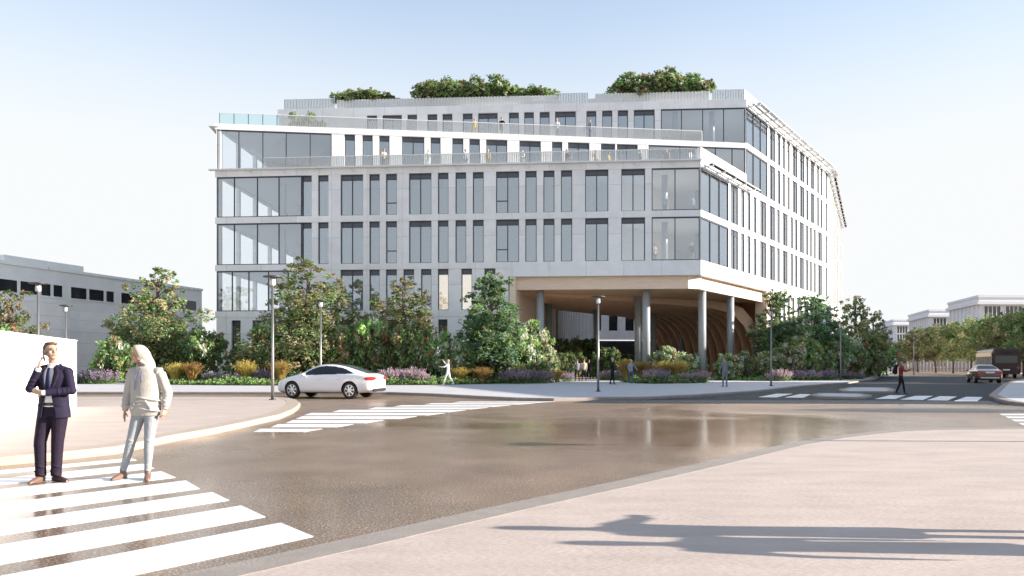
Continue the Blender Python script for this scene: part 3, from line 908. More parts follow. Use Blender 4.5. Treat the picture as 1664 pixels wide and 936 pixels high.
# ---------------------------------------------------------------- neighbouring buildings and walls
def low_building():
    b = thing('low_building', 'long low grey building with a ribbon of dark windows beyond the white wall', 'building', (-43, 85, 0))
    ln = Line((-50.5, 58.0), (-39.9, 95.0))
    w = MB(); ln.box(w, 0, ln.L, 0, 11.0, -22, 0)
    ln.box(w, 12, 21, 11.0, 11.8, -8, -0.8)
    w.build('wall', 'grey_cladding', b)
    w = MB(); ln.box(w, -0.1, ln.L + 0.1, 10.8, 11.1, 0.01, 0.10)
    w.build('roof_edge', 'pale_cladding', b)
    u = 4.0
    for k in range(13):
        for j in range(4 if k % 2 else 3):
            if u + 1.9 > ln.L: break
            f = MB(); f2 = MB()
            wd = 2.1 if j < 2 else 1.2
            ln.box(f, u, u + wd, 8.1, 8.22, 0.0, 0.09); ln.box(f, u, u + wd, 9.38, 9.5, 0.0, 0.09)
            ln.box(f, u, u + 0.08, 8.22, 9.38, 0.0, 0.09); ln.box(f, u + wd - 0.08, u + wd, 8.22, 9.38, 0.0, 0.09)
            ln.box(f2, u + 0.08, u + wd - 0.08, 8.22, 9.38, 0.01, 0.04)
            o = f.build('window', 'pale_cladding', b); f2.build('pane', 'dark_glass', o)
            u += wd + 0.16
        u += 0.7
    low = MB()
    poly = [tuple(ln.p(2, 0.02)), tuple(ln.p(2, 3.2)), tuple(ln.p(14.6, 3.2))]
    for k in range(1, 7):
        a = math.pi / 2 * k / 6
        poly.append(tuple(ln.p(14.6 + 2.2 * math.sin(a), 1.0 + 2.2 * math.cos(a))))
    poly += [tuple(ln.p(16.8, 0.02))]
    low.prism(poly, 0, 7.3)
    low.build('annexe', 'pale_cladding', b)
    d = MB(); ln.box(d, 25.2, 26.8, 3.4, 5.2, 0.005, 0.06); d.build('side_window', 'dark_glass', b)
    d = MB(); ln.box(d, 17, ln.L, 0, 6.9, 0.004, 0.03); d.build('cladding', 'pale_cladding', b)
low_building()

w = MB(); w.seg((-9.2, 9.2), (-14.2, 23.8), 0.3, 0, 2.26)
o = w.build('garden_wall', 'white_render')
tag(o, 'plain white rendered boundary wall behind the man on the phone', 'wall')
gw = Line((-9.2, 9.2), (-14.2, 23.8))
cp = MB(); gw.box(cp, 0, gw.L, 2.262, 2.29, -0.17, 0.17)
cp.build('coping', 'white_render', o, origin=(0, 0, 0))

def far_block(px, dep, label, bx, by, W_=34.0, hh=16.0):
    x, y = AT(px, dep)
    b = thing('pale_building', label, 'building', (x, y, 0), 0, 'white blocks across the street')
    m = MB()
    fr_ = Line((x, y), (x + W_, y + 1.5)); lf = Line((x + bx, y + by), (x, y))
    m.prism([(x, y), (x + W_, y + 1.5), (x + W_, y + by + 2), (x + bx, y + by)], 0, hh - 2.0)
    m.build('wall', 'far_white', b)
    base = [(x, y), (x + W_, y + 1.5), (x + W_, y + by + 2), (x + bx, y + by)]
    m = MB()
    m.prism(inset(base, -0.7), hh - 2.0, hh - 1.35)
    m.prism(inset(base, -0.25), hh - 1.35, hh - 0.5)
    m.prism(inset(base, -0.45), hh - 0.5, hh)
    m.build('cornice', 'far_white', b)
    for gk in range(5):
        for r_ in range(5):
            f = MB(); p = MB()
            u0 = 0.9 + gk * 4.7; z0 = 0.6 + r_ * 2.7
            for j in range(4):
                a = u0 + j * 0.92
                fr_.box(f, a - 0.14, a, z0, z0 + 2.25, 0.0, 0.2)
                fr_.box(p, a, a + 0.78, z0, z0 + 2.25, 0.003, 0.05)
            fr_.box(f, u0 + 3.54, u0 + 3.68, z0, z0 + 2.25, 0.0, 0.2)
            fr_.box(f, u0 - 0.14, u0 + 3.68, z0 - 0.14, z0, 0.0, 0.22)
            o_ = f.build('window', 'far_white', b); p.build('pane', 'far_glass', o_)
    m = MB(); u = 0.8
    while u < lf.L - 1:
        lf.box(m, u, u + 0.6, 0, hh - 2.0, 0.0, 0.3); u += 2.6
    m.build('pilaster', 'far_white', b)
far_block(1592, 157, 'white block with a deep cornice, nearest of the white blocks behind the street trees', 5.2, 19.6)
far_block(1511, 199, 'white corniced block between its two neighbours at the end of the street', 6.9, 23, 26)
far_block(1453, 243, 'white corniced block smallest and farthest down the street', 9.8, 30, 24)

def plain_block(name, label, poly, hh):
    b = thing(name, label, 'building', (poly[0][0], poly[0][1], 0))
    m = MB(); m.prism(poly, 0, hh); m.build('wall', 'far_white', b)
    m = MB(); m.prism(inset(poly, -0.4), hh, hh + 0.5); m.build('cornice', 'far_white', b)
    a, c = poly[0], poly[1]
    ln = Line(c, a) if Line(c, a).n.x < 0 else Line(a, c)
    m = MB()
    for r_ in range(4):
        u = 1.2
        while u < ln.L - 2:
            ln.box(m, u, u + 1.3, 1.2 + r_ * 3.4, 3.5 + r_ * 3.4, 0.002, 0.05); u += 2.3
    m.build('window', 'far_glass', b)
plain_block('street_building', 'white building beyond the right edge whose shadow falls over the crossing', [(46, 28.6), (39.2, 45), (42, 53), (64, 53), (64, 28.6)], 13.9)
plain_block('street_building', 'white building farther up the street beyond the right edge', [(61.5, 57.5), (67.5, 96), (90, 96), (90, 57.5)], 17.0)

# pale fence behind the street trees
fe = thing('picket_fence', 'pale upright-slat fence behind the row of street trees', 'fence', (*AT(1540, 140), 0))
fl = Line(AT(1462, 150), AT(1700, 118))
m = MB(); u = 0
while u < fl.L: fl.box(m, u, u + 0.55, 0, 3.0, 0, 0.06); u += 0.85
m.build('slat', 'paving_pink', fe)
m = MB(); fl.box(m, 0, fl.L, 2.5, 2.65, -0.08, -0.005); fl.box(m, 0, fl.L, 0.5, 0.65, -0.08, -0.005); m.build('rail', 'paving_pink', fe)

# ---------------------------------------------------------------- planting
def rvec(r):
    while True:
        v = Vector((r.uniform(-1, 1), r.uniform(-1, 1), r.uniform(-1, 1)))
        if 0.05 < v.length < 1: return v
def leaf(m, c, s, r, mi, up=0.5, asp=0.55):
    n = rvec(r).normalized(); n.z += up; n.normalize()
    a = n.orthogonal().normalized()
    a = Matrix.Rotation(r.uniform(0, 6.28), 3, n) @ a
    b = n.cross(a)
    s *= r.uniform(0.7, 1.3)
    L = a * s; Wd = b * s * asp
    q = n * s * 0.12
    m.add([c - L * 0.5, c + Wd * 0.5 + q, c + L * 0.5, c - Wd * 0.5 + q], [(0, 1, 2, 3)], mi)

def pick(r, weights):
    t = r.random() * sum(weights); k = 0
    for k, w_ in enumerate(weights):
        t -= w_
        if t <= 0: return k
    return k

def clump_cloud(m, blobs, n, size, r, weights, shell=0.55, flip=0.3):
    """leaves in sub-clusters spread through ellipsoid blobs [(c, (rx,ry,rz)), ...]"""
    vols = [b[1][0] * b[1][1] * b[1][2] for b in blobs]
    for c, rad in blobs:
        c = Vector(c)
        k = max(20, int(n * (rad[0] * rad[1] * rad[2]) / sum(vols)))
        sub = max(5, k // 22)
        for _ in range(sub):
            d = rvec(r); L = d.length
            d = d / L * (shell + (1 - shell) * r.random() ** 0.6)
            cc = c + Vector((d.x * rad[0], d.y * rad[1], d.z * rad[2]))
            sr = 0.36 * (rad[0] * rad[1] * rad[2]) ** (1 / 3) * r.uniform(0.6, 1.3)
            base = pick(r, weights)
            for _ in range(22):
                v = rvec(r) * sr
                leaf(m, cc + v, size, r, base if r.random() > flip else pick(r, weights))

def limb(m, a, b, r0, r1, r, n=7, mi=0, wob=0.08):
    a, b = Vector(a), Vector(b); L = (b - a).length
    pts = [a + (b - a) * t + rvec(r) * wob * L * (0 < t < 1) for t in (0, 0.35, 0.7, 1)]
    m.tube(pts, [r0, r0 * 0.75 + r1 * 0.25, r0 * 0.4 + r1 * 0.6, r1], n, mi)

TREE_MATS = ['leaf_deep', 'leaf_mid', 'leaf_fresh', 'leaf_olive', 'leaf_tan', 'leaf_blue']
def tree_meshes(seed, hh, rad, kind, wts, leaves, size, clear=0.18):
    """returns (crown mesh, trunk mesh) of a tree hh metres high; kind: cone / round / loose"""
    r = random.Random(seed)
    t = MB(); c = MB(); blobs = []
    top = hh * (0.88 if kind != 'round' else 0.62)
    limb(t, (0, 0, -0.1), (r.uniform(-.1, .1), r.uniform(-.1, .1), top), 0.024 * hh, 0.006 * hh, r, 9, wob=0.015)
    n = {'cone': 42, 'round': 26, 'loose': 38}[kind]
    for k in range(n):
        f = (k + 0.5) / n
        ang = k * 2.4 + r.uniform(-.4, .4)
        if kind == 'cone':
            z = hh * (clear + (0.97 - clear) * f)
            env = rad * (1 - f ** 1.6 * 0.76) * (0.72 + 0.28 * min(1, f * 6))
            d = env * r.uniform(0.30, 0.92)
            br = max(0.60, env * r.uniform(0.36, 0.52))
        elif kind == 'round':
            z = hh * (clear + (0.93 - clear) * f)
            env = rad * math.sqrt(max(0.12, 1 - (2 * f - 1) ** 2 * 0.9))
            d = env * r.uniform(0.2, 0.78)
            br = rad * r.uniform(0.26, 0.38)
        else:
            z = hh * (clear + (0.95 - clear) * f)
            env = rad * (1.0 - 0.75 * f) * (0.6 + 0.4 * min(1, f * 5))
            d = env * r.uniform(0.30, 1.0)
            br = max(0.62, env * r.uniform(0.30, 0.46))
        p = Vector((math.cos(ang) * d, math.sin(ang) * d, z))
        blobs.append((p, (br, br, br * 0.72)))
        s = Vector((0, 0, max(hh * clear * 0.8, z - d * 0.7 - 0.2)))
        limb(t, s, p, 0.008 * hh * (1 - f * 0.6), 0.012, r, 5)
    clump_cloud(c, blobs, leaves, size, r, wts)
    return c.mesh('crown', TREE_MATS), t.mesh('trunk', 'bark', smooth=True)

def put_tree(name, meshes, loc, label, group, rz=0.0, sc=1.0, cat='tree'):
    o = thing(name, label, cat, loc, rz, group)
    o.scale = sc if hasattr(sc, '__len__') else (sc,) * 3
    link('crown', meshes[0], o); link('trunk', meshes[1], o)
    return o
T_CONE = tree_meshes(11, 10.0, 3.3, 'cone', (1.0, 2.2, 1.0, 2.8, 0.9, 0.0), 26000, 0.21, 0.08)
T_GREEN = tree_meshes(12, 8.6, 2.5, 'cone', (2.0, 2.2, 1.2, 0.2, 0.0, 2.0), 17000, 0.21, 0.20)
T_LOOSE = tree_meshes(13, 9.6, 4.2, 'loose', (1.3, 1.8, 0.7, 2.6, 0.7, 0.2), 21000, 0.22, 0.10)
T_STREET = tree_meshes(14, 7.6, 3.6, 'round', (1.0, 2.2, 0.6, 3.0, 0.5, 0.0), 11000, 0.26, 0.30)
T_PALE = tree_meshes(15, 8.4, 3.2, 'loose', (1.0, 1.8, 0.8, 2.4, 0.8, 0.8), 13000, 0.22, 0.13)

GT = 'trees in the planting before the office building'
put_tree('broad_tree', T_LOOSE, (*AT(258, 57), 0), 'spreading olive-green tree between the low grey building and the office block', None, 0.4, (1.25, 1.25, 0.95))
put_tree('garden_tree', T_LOOSE, (*AT(18, 33), 0), 'olive tree rising behind the white wall at the left edge', None, 2.0, 0.52)
put_tree('conical_tree', T_CONE, (*AT(503, 55.5), 0), 'tallest brownish-green conical tree, behind the white car', GT, 0.0, (1.42, 1.42, 0.95))
put_tree('conical_tree', T_CONE, (*AT(655, 56), 0), 'brownish-green conical tree with a narrow top between the tall tree and the passage', GT, 2.1, (1.12, 1.12, 0.81))
put_tree('young_tree', T_GREEN, (*AT(797, 53.5), 0), 'fresh green tree on a thin pale stem beside the passage opening', GT, 1.0, (1.28, 1.28, 0.93))
put_tree('young_tree', T_GREEN, (*AT(1262, 66), 0), 'dark slender tree right of the passage, against its pale timber end', GT, 3.0, (1.1, 1.1, 0.95))
put_tree('young_tree', T_GREEN, (*AT(1326, 68), 0), 'dense dark green tree second to the right of the passage', GT, 4.2, (1.3, 1.3, 0.92))
put_tree('loose_tree', T_PALE, (*AT(1388, 76), 0), 'airy grey-green tree third to the right of the passage', GT, 0.5, (1.05, 1.05, 1.02))
put_tree('loose_tree', T_PALE, (*AT(1420, 84), 0), 'tan-green tree at the far right end of the planting', GT, 2.5, (1.0, 1.0, 0.92))
for k, (px, dep, sc) in enumerate([(1492, 128, 0.98), (1521, 121, 1.0), (1549, 113, 1.0), (1578, 106, 1.02), (1605, 98, 1.0), (1636, 92, 1.0), (1664, 86, 1.0), (1470, 150, 0.8)]):
    put_tree('street_tree', T_STREET, (*AT(px, dep), 0), 'round-headed green street tree, %s from the left in the row before the white blocks' % (ORD[k + 1] if k < 7 else 'first'), 'street trees before the white blocks', k * 1.3, (sc, sc, sc * 1.02))
o = put_tree('street_tree', T_STREET, (28.8, 23.2, 0), 'street tree standing beyond the right edge and throwing a long shadow over the road', None, 0.4, (0.42, 0.42, 0.85))

SHRUB_MATS = ['leaf_deep', 'leaf_mid', 'leaf_fresh', 'leaf_cream', 'flower_red', 'flower_peach', 'leaf_olive', 'leaf_lime']
def shrub_mesh(seed, wts, n=4600, size=0.15, rz=0.9):
    """rounded shrub about 2 m wide and 2 m high"""
    r = random.Random(seed); m = MB(); blobs = []
    for k in range(13):
        a = k * 2.4; d = 0.62 * math.sqrt((k + 0.5) / 13)
        z = 0.45 + r.uniform(0, 1.0) * (1.05 - 0.5 * d)
        b = r.uniform(0.34, 0.52)
        blobs.append(((math.cos(a) * d, math.sin(a) * d, z), (b, b, b * rz)))
    clump_cloud(m, blobs, n, size, r, wts)
    for k in range(6):
        a = k * 1.05; limb(m, (0, 0, -0.05), (math.cos(a) * 0.5, math.sin(a) * 0.5, 1.0), 0.03, 0.01, r, 5, len(SHRUB_MATS))
    return m.mesh('shrub', SHRUB_MATS + ['bark'])
S_RED = [shrub_mesh(s, (1.6, 2.6, 1.6, 0.3, 0.5, 0.25, 0.5, 0.5)) for s in (21, 22)]
S_CREAM = [shrub_mesh(s, (0.8, 1.8, 1.4, 2.0, 0.05, 0.5, 0.6, 0.6)) for s in (23, 24)]
S_DARK = [shrub_mesh(s, (3.0, 2.6, 0.8, 0.1, 0.15, 0.1, 0.6, 0.0)) for s in (25, 26)]
S_TAN = [shrub_mesh(s, (1.0, 2.0, 1.2, 0.8, 0.2, 0.5, 1.2, 0.5)) for s in (27, 28)]
S_ROOF = [shrub_mesh(s, (0.8, 2.2, 2.0, 0.35, 0.06, 0.25, 2.2, 0.6), 3200, 0.17) for s in (29, 30)]

def golden_mesh(seed):
    r = random.Random(seed); m = MB()
    for k in range(420):
        a = r.uniform(0, 6.283); lean = r.uniform(0.05, 0.62); hh = r.uniform(0.75, 1.2)
        b = Vector((math.cos(a) * 0.12 * r.random(), math.sin(a) * 0.12 * r.random(), 0))
        o_ = Vector((math.cos(a), math.sin(a), 0))
        s = Vector((-o_.y, o_.x, 0)) * 0.012
        p1 = b + o_ * lean * 0.35 * hh + Vector((0, 0, hh * 0.6)); p2 = b + o_ * lean * hh * 0.85 + Vector((0, 0, hh * (1 - 0.28 * lean)))
        m.add([b - s, b + s, p1 + s * 1.4, p1 - s * 1.4, p2], [(0, 1, 2, 3), (3, 2, 4)], 0 if r.random() < 0.7 else 1)
        for j in range(3):
            leaf(m, p1.lerp(p2, 0.4 + 0.3 * j) + rvec(r) * 0.02, 0.09, r, 0 if r.random() < 0.75 else 1, 0.2, 0.3)
    return m.mesh('grass_clump', ['grass_gold', 'grass_gold_dark'])
def lavender_mesh(seed, mats):
    r = random.Random(seed); m = MB()
    for k in range(260):
        leaf(m, Vector((r.gauss(0, 0.26), r.gauss(0, 0.26), r.uniform(0.02, 0.36))), 0.14, r, 2, 0.4, 0.35)
    for k in range(120):
        a = r.uniform(0, 6.283); d = 0.5 * math.sqrt(r.random()); hh = r.uniform(0.42, 0.80) * (1.1 - 0.5 * d)
        b = Vector((math.cos(a) * d * 0.6, math.sin(a) * d * 0.6, 0.1)); e_ = Vector((math.cos(a) * d * 1.15, math.sin(a) * d * 1.15, hh))
        s = Vector((0.006, 0, 0)); m.add([b - s, b + s, e_ + s, e_ - s], [(0, 1, 2, 3)], 2)
        for j in range(7): leaf(m, b.lerp(e_, 0.62 + 0.07 * j) + rvec(r) * 0.035, 0.075, r, 0 if r.random() < 0.6 else 1, 0.2, 0.6)
    return m.mesh('lavender', mats)
GOLD = [golden_mesh(s) for s in (31, 32)]
LAV = [lavender_mesh(33, ['flower_lilac', 'flower_violet', 'leaf_mid']), lavender_mesh(34, ['flower_pink', 'flower_lilac', 'leaf_mid'])]

def plants(name, meshes, spots, label, cat, group, seed):
    """spots: (px, depth, height scale[, width scale]); label takes the ordinal from the left"""
    r = random.Random(seed)
    spots = sorted(spots, key=lambda q: q[0])
    if cat == 'lavender': spots = [q for k, q in enumerate(spots) if k % 4 != 2]
    for k, sp in enumerate(spots):
        px, dep, sz = sp[:3]; sx = sp[3] if len(sp) > 3 else sz
        if cat == 'lavender': q = r.uniform(0.72, 1.15); sz *= q; sx *= q; dep += r.uniform(-0.2, 0.7)
        z = sp[4] if len(sp) > 4 else 0.06
        o = link(name, meshes[k % len(meshes)], None, (*AT(px, dep), z))
        o.rotation_euler = (0, 0, r.uniform(0, 6.28)); o.scale = (sx * r.uniform(.92, 1.08), sx, sz)
        tag(o, label % ORD[k] if '%s' in label else label, cat, group)

plants('flowering_shrub', S_RED, [(185, 52, 1.9, 1.6), (222, 54, 1.6, 1.5), (330, 54, 2.3, 1.7), (300, 56, 2.0, 1.7)], 'large green shrub with red flowers under the spreading tree, %s from the left', 'shrub', 'red-flowered shrubs under the spreading tree', 41)
plants('garden_shrub', S_RED, [(-15, 27, 1.65, 1.1), (12, 27.5, 1.5, 1.0), (40, 28, 1.4, 0.95)], 'red and cream flowered shrub above the white wall, %s from the left edge', 'shrub', 'flowering shrubs behind the white wall', 42)
plants('hedge_shrub', S_TAN, [(400, 56, 1.79, 1.53), (418, 55.5, 2.21, 1.65), (448, 54.5, 2.76, 1.89), (478, 54, 2.35, 1.77), (508, 55, 2.76, 1.77), (540, 54, 2.62, 1.77), (572, 54.5, 2.62, 1.77), (604, 54, 2.90, 1.77), (632, 54.5, 2.62, 1.77), (664, 54, 2.62, 1.77), (696, 54.2, 2.76, 1.77), (600, 56.5, 3.73, 1.65)],
       'dense mixed green and russet shrub in the hedge behind the car, %s from the left', 'shrub', 'hedge shrubs behind the white car', 43)
plants('pale_shrub', S_CREAM, [(722, 53, 2.07, 1.42), (746, 53, 1.93, 1.42), (772, 53.5, 1.93, 1.42), (812, 54, 2.07, 1.42), (838, 54.5, 2.62, 1.77), (866, 55.5, 2.62, 1.65), (884, 57, 1.93, 1.30), (760, 55, 1.79, 1.18)],
       'cream-flecked leafy shrub before the left side of the passage, %s from the left', 'shrub', 'cream-flecked shrubs left of the passage', 44)
plants('dark_shrub', S_DARK, [(905, 70, 2.3, 1.8), (930, 72, 1.9, 1.7), (985, 70, 1.8, 1.6), (952, 80, 2.6, 2.0), (1015, 76, 1.5, 1.5), (915, 66, 1.5, 1.3)],
       'dark green shrub in the shade under the building, %s from the left', 'shrub', 'dark shrubs under the building', 45)
plants('pale_shrub', S_CREAM, [(1083, 61, 1.6, 1.4), (1110, 62, 1.55, 1.4), (1185, 62, 1.5, 1.3), (1205, 63, 1.4, 1.2), (1130, 63.5, 1.3, 1.2)],
       'cream-flecked shrub among the passage columns, %s from the left', 'shrub', 'cream-flecked shrubs among the columns', 46)
plants('hedge_shrub', S_CREAM + S_TAN, [(1282, 63, 2.07, 1.53), (1305, 64, 2.35, 1.65), (1332, 65, 2.21, 1.65), (1358, 66.5, 2.35, 1.65), (1384, 69, 2.62, 1.77), (1408, 73, 2.76, 1.89), (1428, 79, 2.76, 1.77), (1245, 62.5, 1.38, 1.30)],
       'mixed green shrub right of the passage, %s from the left', 'shrub', 'mixed shrubs right of the passage', 47)
plants('golden_grass', GOLD, [(286, 50.5, 1.35, 1.5), (311, 50.5, 1.4, 1.5), (399, 50.3, 1.5, 1.6), (455, 50, 1.5, 1.6)], 'golden feathery grass clump left of the white car, %s from the left', 'grass clump', 'golden grasses left of the car', 48)
plants('golden_grass', GOLD, [(748, 51, 1.1, 1.3), (783, 51, 1.1, 1.3), (905, 56, 0.9, 1.2)], 'golden grass clump between the car and the passage, %s from the left', 'grass clump', 'golden grasses left of the passage', 49)
plants('golden_grass', GOLD, [(1018, 55.5, 1.6, 1.5), (1045, 55.3, 1.5, 1.5), (1080, 56, 1.45, 1.4), (1102, 55.6, 1.5, 1.6)], 'golden grass clump in the middle bed before the columns, %s from the left', 'grass clump', 'golden grasses before the columns', 50)
lv1 = [(px, 50.2 + (k % 3) * 0.5, 1.2, 1.25) for k, px in enumerate([330, 343, 352, 375, 382, 362, 420, 430])] + [(px, 50.6 + (k % 2) * 0.4, 1.25, 1.3) for k, px in enumerate([118, 128, 140, 152, 164, 176])]
plants('lavender', LAV[:1], lv1, 'violet lavender clump in the bed left of the white car, %s from the left', 'lavender', 'lavender left of the car', 51)
plants('lavender', [LAV[1], LAV[0], LAV[1]], [(634, 50, 1.3, 1.3), (645, 50, 1.2, 1.2), (655, 50.2, 1.2, 1.2), (672, 50, 1.35, 1.4), (683, 50.2, 1.2, 1.2)], 'pink-violet lavender clump just right of the white car, %s from the left', 'lavender', 'lavender right of the car', 52)
plants('lavender', [LAV[0], LAV[1]], [(828, 51.3, 1.3, 1.4), (843, 51.2, 1.25, 1.4), (858, 51.8, 1.2, 1.3), (872, 52.5, 1.2, 1.3), (888, 53.8, 1.1, 1.2), (922, 57, 1.2, 1.2), (935, 59, 1.1, 1.2), (983, 62, 1.1, 1.3), (996, 62, 1.1, 1.3)], 'lilac lavender clump beside the passage path, %s from the left', 'lavender', 'lavender beside the passage path', 53)
plants('lavender', [LAV[1], LAV[0]], [(1060, 52.6, 1.2, 1.2), (1072, 52.3, 1.25, 1.3), (1084, 52.4, 1.2, 1.2), (1112, 52.8, 1.2, 1.3), (1126, 53, 1.2, 1.2), (1140, 53.6, 1.3, 1.3), (1150, 54.4, 1.2, 1.2)], 'pink lavender clump at the front of the middle bed, %s from the left', 'lavender', 'lavender in the middle bed', 54)
plants('lavender', [LAV[0], LAV[1]], [(1255, 58.6, 1.2, 1.4), (1270, 58.8, 1.2, 1.4), (1292, 59.5, 1.25, 1.5), (1306, 60, 1.2, 1.5), (1322, 60.8, 1.2, 1.4), (1345, 62, 1.25, 1.5), (1362, 63, 1.2, 1.5), (1378, 64, 1.2, 1.4), (1396, 66, 1.1, 1.3)], 'violet lavender clump in the bed right of the passage, %s from the left', 'lavender', 'lavender right of the passage', 55)
plants('roof_shrub', S_ROOF, [(556, 72.3, 0.70, 1.29, 26.9), (576, 72.3, 0.85, 1.29, 26.9), (598, 72.3, 0.97, 1.36, 26.9), (620, 72.3, 0.62, 1.29, 26.9), (637, 72.3, 0.44, 1.03, 26.9)], 'leafy shrub in the left rooftop planter, %s from the left', 'shrub', 'left rooftop shrubs', 56)
plants('roof_shrub', S_ROOF, [(692, 71.6, 1.11, 1.55, 26.9), (714, 71.6, 1.25, 1.67, 26.9), (738, 71.6, 1.25, 1.67, 26.9), (762, 71.6, 1.29, 1.67, 26.9), (788, 71.6, 1.29, 1.67, 26.9), (812, 71.6, 1.36, 1.67, 26.9), (826, 71.6, 0.97, 1.29, 26.9), (856, 71.6, 0.82, 1.29, 26.9), (874, 71.6, 0.89, 1.41, 26.9), (892, 71.6, 0.70, 1.15, 26.9)], 'leafy shrub in the middle rooftop planter, %s from the left', 'shrub', 'middle rooftop shrubs', 57)
plants('roof_shrub', S_ROOF, [(1010, 70.6, 1.11, 1.55, 26.9), (1032, 70.6, 1.29, 1.67, 26.9), (1055, 70.6, 1.48, 1.74, 26.9), (1078, 70.6, 1.59, 1.80, 26.9), (1102, 70.6, 1.44, 1.74, 26.9), (1124, 70.6, 1.18, 1.55, 26.9), (1144, 70.6, 1.21, 1.41, 26.9)], 'leafy shrub in the right rooftop planter, %s from the left', 'shrub', 'right rooftop shrubs', 58)
plants('terrace_shrub', S_ROOF, [(484, 68.5, 1.8, 1.0, 22.0), (502, 68.5, 1.55, 1.0, 22.0), (518, 68.4, 1.35, 0.85, 22.0)], 'small leafy shrub on the fifth-floor terrace, %s from the left', 'shrub', 'terrace shrubs', 59)

# beds of soil and the low green cover over them
def bed(pts, seed, edge_only=3.6):
    poly = [G(*p) for p in pts]
    m = MB(); m.prism(poly, 0.05, 0.145)
    structure(m.build('planting_soil', 'soil'))
    r = random.Random(seed); c = MB()
    xs = [p[0] for p in poly]; ys = [p[1] for p in poly]
    def inside(x, y):
        w_ = False
        for i in range(len(poly)):
            (x1, y1), (x2, y2) = poly[i], poly[i - 1]
            if (y1 > y) != (y2 > y) and x < (x2 - x1) * (y - y1) / (y2 - y1) + x1: w_ = not w_
        return w_
    n = int((max(xs) - min(xs)) * (max(ys) - min(ys)) * 26)
    for _ in range(n):
        x, y = r.uniform(min(xs), max(xs)), r.uniform(min(ys), max(ys))
        if not inside(x, y): continue
        near_ = not inside(x, y - edge_only)
        if not near_ and r.random() > 0.25: continue
        hgt = 0.16 + 0.34 * (0.5 + 0.5 * math.sin(x * 1.3 + 2 * math.sin(y * 0.9))) * (1.0 if inside(x, y - 0.5) else 0.45)
        for k in range(4): leaf(c, Vector((x, y, 0.14 + hgt * r.random() ** 0.7)) + rvec(r) * 0.1, 0.2, r, pick(r, (1.2, 2.4, 2.2, 1.2)), 0.5, 0.5)
    o = c.build('ground_cover', ['leaf_deep', 'leaf_mid', 'leaf_fresh', 'leaf_lime'])
    return o
o = bed([(272, 628), (360, 629.2), (450, 629.6), (700, 628.6), (800, 626.6), (860, 623.4), (905, 619), (935, 615), (953, 610.5), (948, 606.6), (905, 607.5), (826, 620), (760, 620.4), (340, 618.6), (275, 620)], 61)
tag(o, 'low green ground cover in the long bed behind the car', 'ground cover', None, 'stuff')
o = bed([(1003, 620), (1020, 625), (1060, 626.4), (1130, 625.4), (1152, 622.5), (1148, 616), (1010, 614)], 62)
tag(o, 'low green ground cover in the middle bed before the columns', 'ground cover', None, 'stuff')
o = bed([(1160, 620.5), (1250, 621), (1340, 617.6), (1400, 613.5), (1440, 607.5), (1440, 603.5), (1400, 605.5), (1300, 610.5), (1180, 613)], 63)
tag(o, 'low green ground cover in the bed right of the passage', 'ground cover', None, 'stuff')

# ---------------------------------------------------------------- street lamps
def make_lamp():
    t = thing('street_lamp', 'x', 'street lamp')
    m = MB(); m.tube([(0, 0, 0), (0, 0, 1.0), (0, 0, 4.45)], [0.062, 0.058, 0.045], 12); m.build('pole', 'lamp_metal', t, smooth=True)
    m = MB(); m.tube([(0, 0, 0), (0, 0, 0.04)], 0.13, 14); m.build('base', 'lamp_dark', t)
    m = MB(); m.tube([(0, 0, 4.42), (0, 0, 4.47), (0, 0, 4.72)], [0.05, 0.11, 0.10], 14); m.build('lantern', 'lamp_clear', t, smooth=True)
    for k in range(3):
        a = k * 2.094 + 0.4; m = MB(); m.tube([(0.13 * math.cos(a), 0.13 * math.sin(a), 4.4), (0.15 * math.cos(a), 0.15 * math.sin(a), 4.76)], 0.012, 6); m.build('strut', 'lamp_dark', t)
    m = MB(); m.tube([(0, 0, 4.755), (0, 0, 4.79), (0, 0, 4.83)], [0.36, 0.36, 0.12], 28); m.build('lamp_shade', 'lamp_dark', t)
    return t
lamp0 = make_lamp()
lamp_at = [(443, 28.6, 'street lamp with a flat disc shade on the street corner left of the white car'), (521, 39.5, 'street lamp with a flat disc shade behind the white car roof'),
           (972, 37.2, 'dark-footed street lamp with a flat disc shade before the passage'), (1253, 46.5, 'street lamp standing before the dark slender tree right of the passage'),
           (62, 31.0, 'street lamp rising just behind the white wall near the left edge'), (107, 43.0, 'small street lamp before the low grey building, right of the nearer one'),
           (1366, 62.0, 'street lamp half hidden among the shrubs right of the passage'), (1441, 84.0, 'street lamp at the far end of the planting by the pale buildings'), (1485, 92, 'street lamp before the street trees behind the walker with the backpack')]
for k, (px, dep, lb) in enumerate(lamp_at):
    x, y = AT(px, dep)
    if k == 0: lamp0.location = (x, y, 0.12); lamp0['label'] = lb; lamp0['group'] = 'disc-shaded street lamps'
    else: dup(lamp0, (x, y, 0.12), k * 0.7, lb, 'disc-shaded street lamps')
dup(lamp0, (15.3, 13.2, 0.1), 0.3, 'street lamp beyond the right edge that throws a thin shadow across the road', 'disc-shaded street lamps')

# ---------------------------------------------------------------- vehicles
def evaluated(o):
    dg = bpy.context.evaluated_depsgraph_get()
    return bpy.data.meshes.new_from_object(o.evaluated_get(dg))

def lerp_table(tab, x):
    if x <= tab[0][0]: return tab[0][1]
    for (a, va), (b, vb) in zip(tab, tab[1:]):
        if x <= b: return va + (vb - va) * (x - a) / (b - a)
    return tab[-1][1]

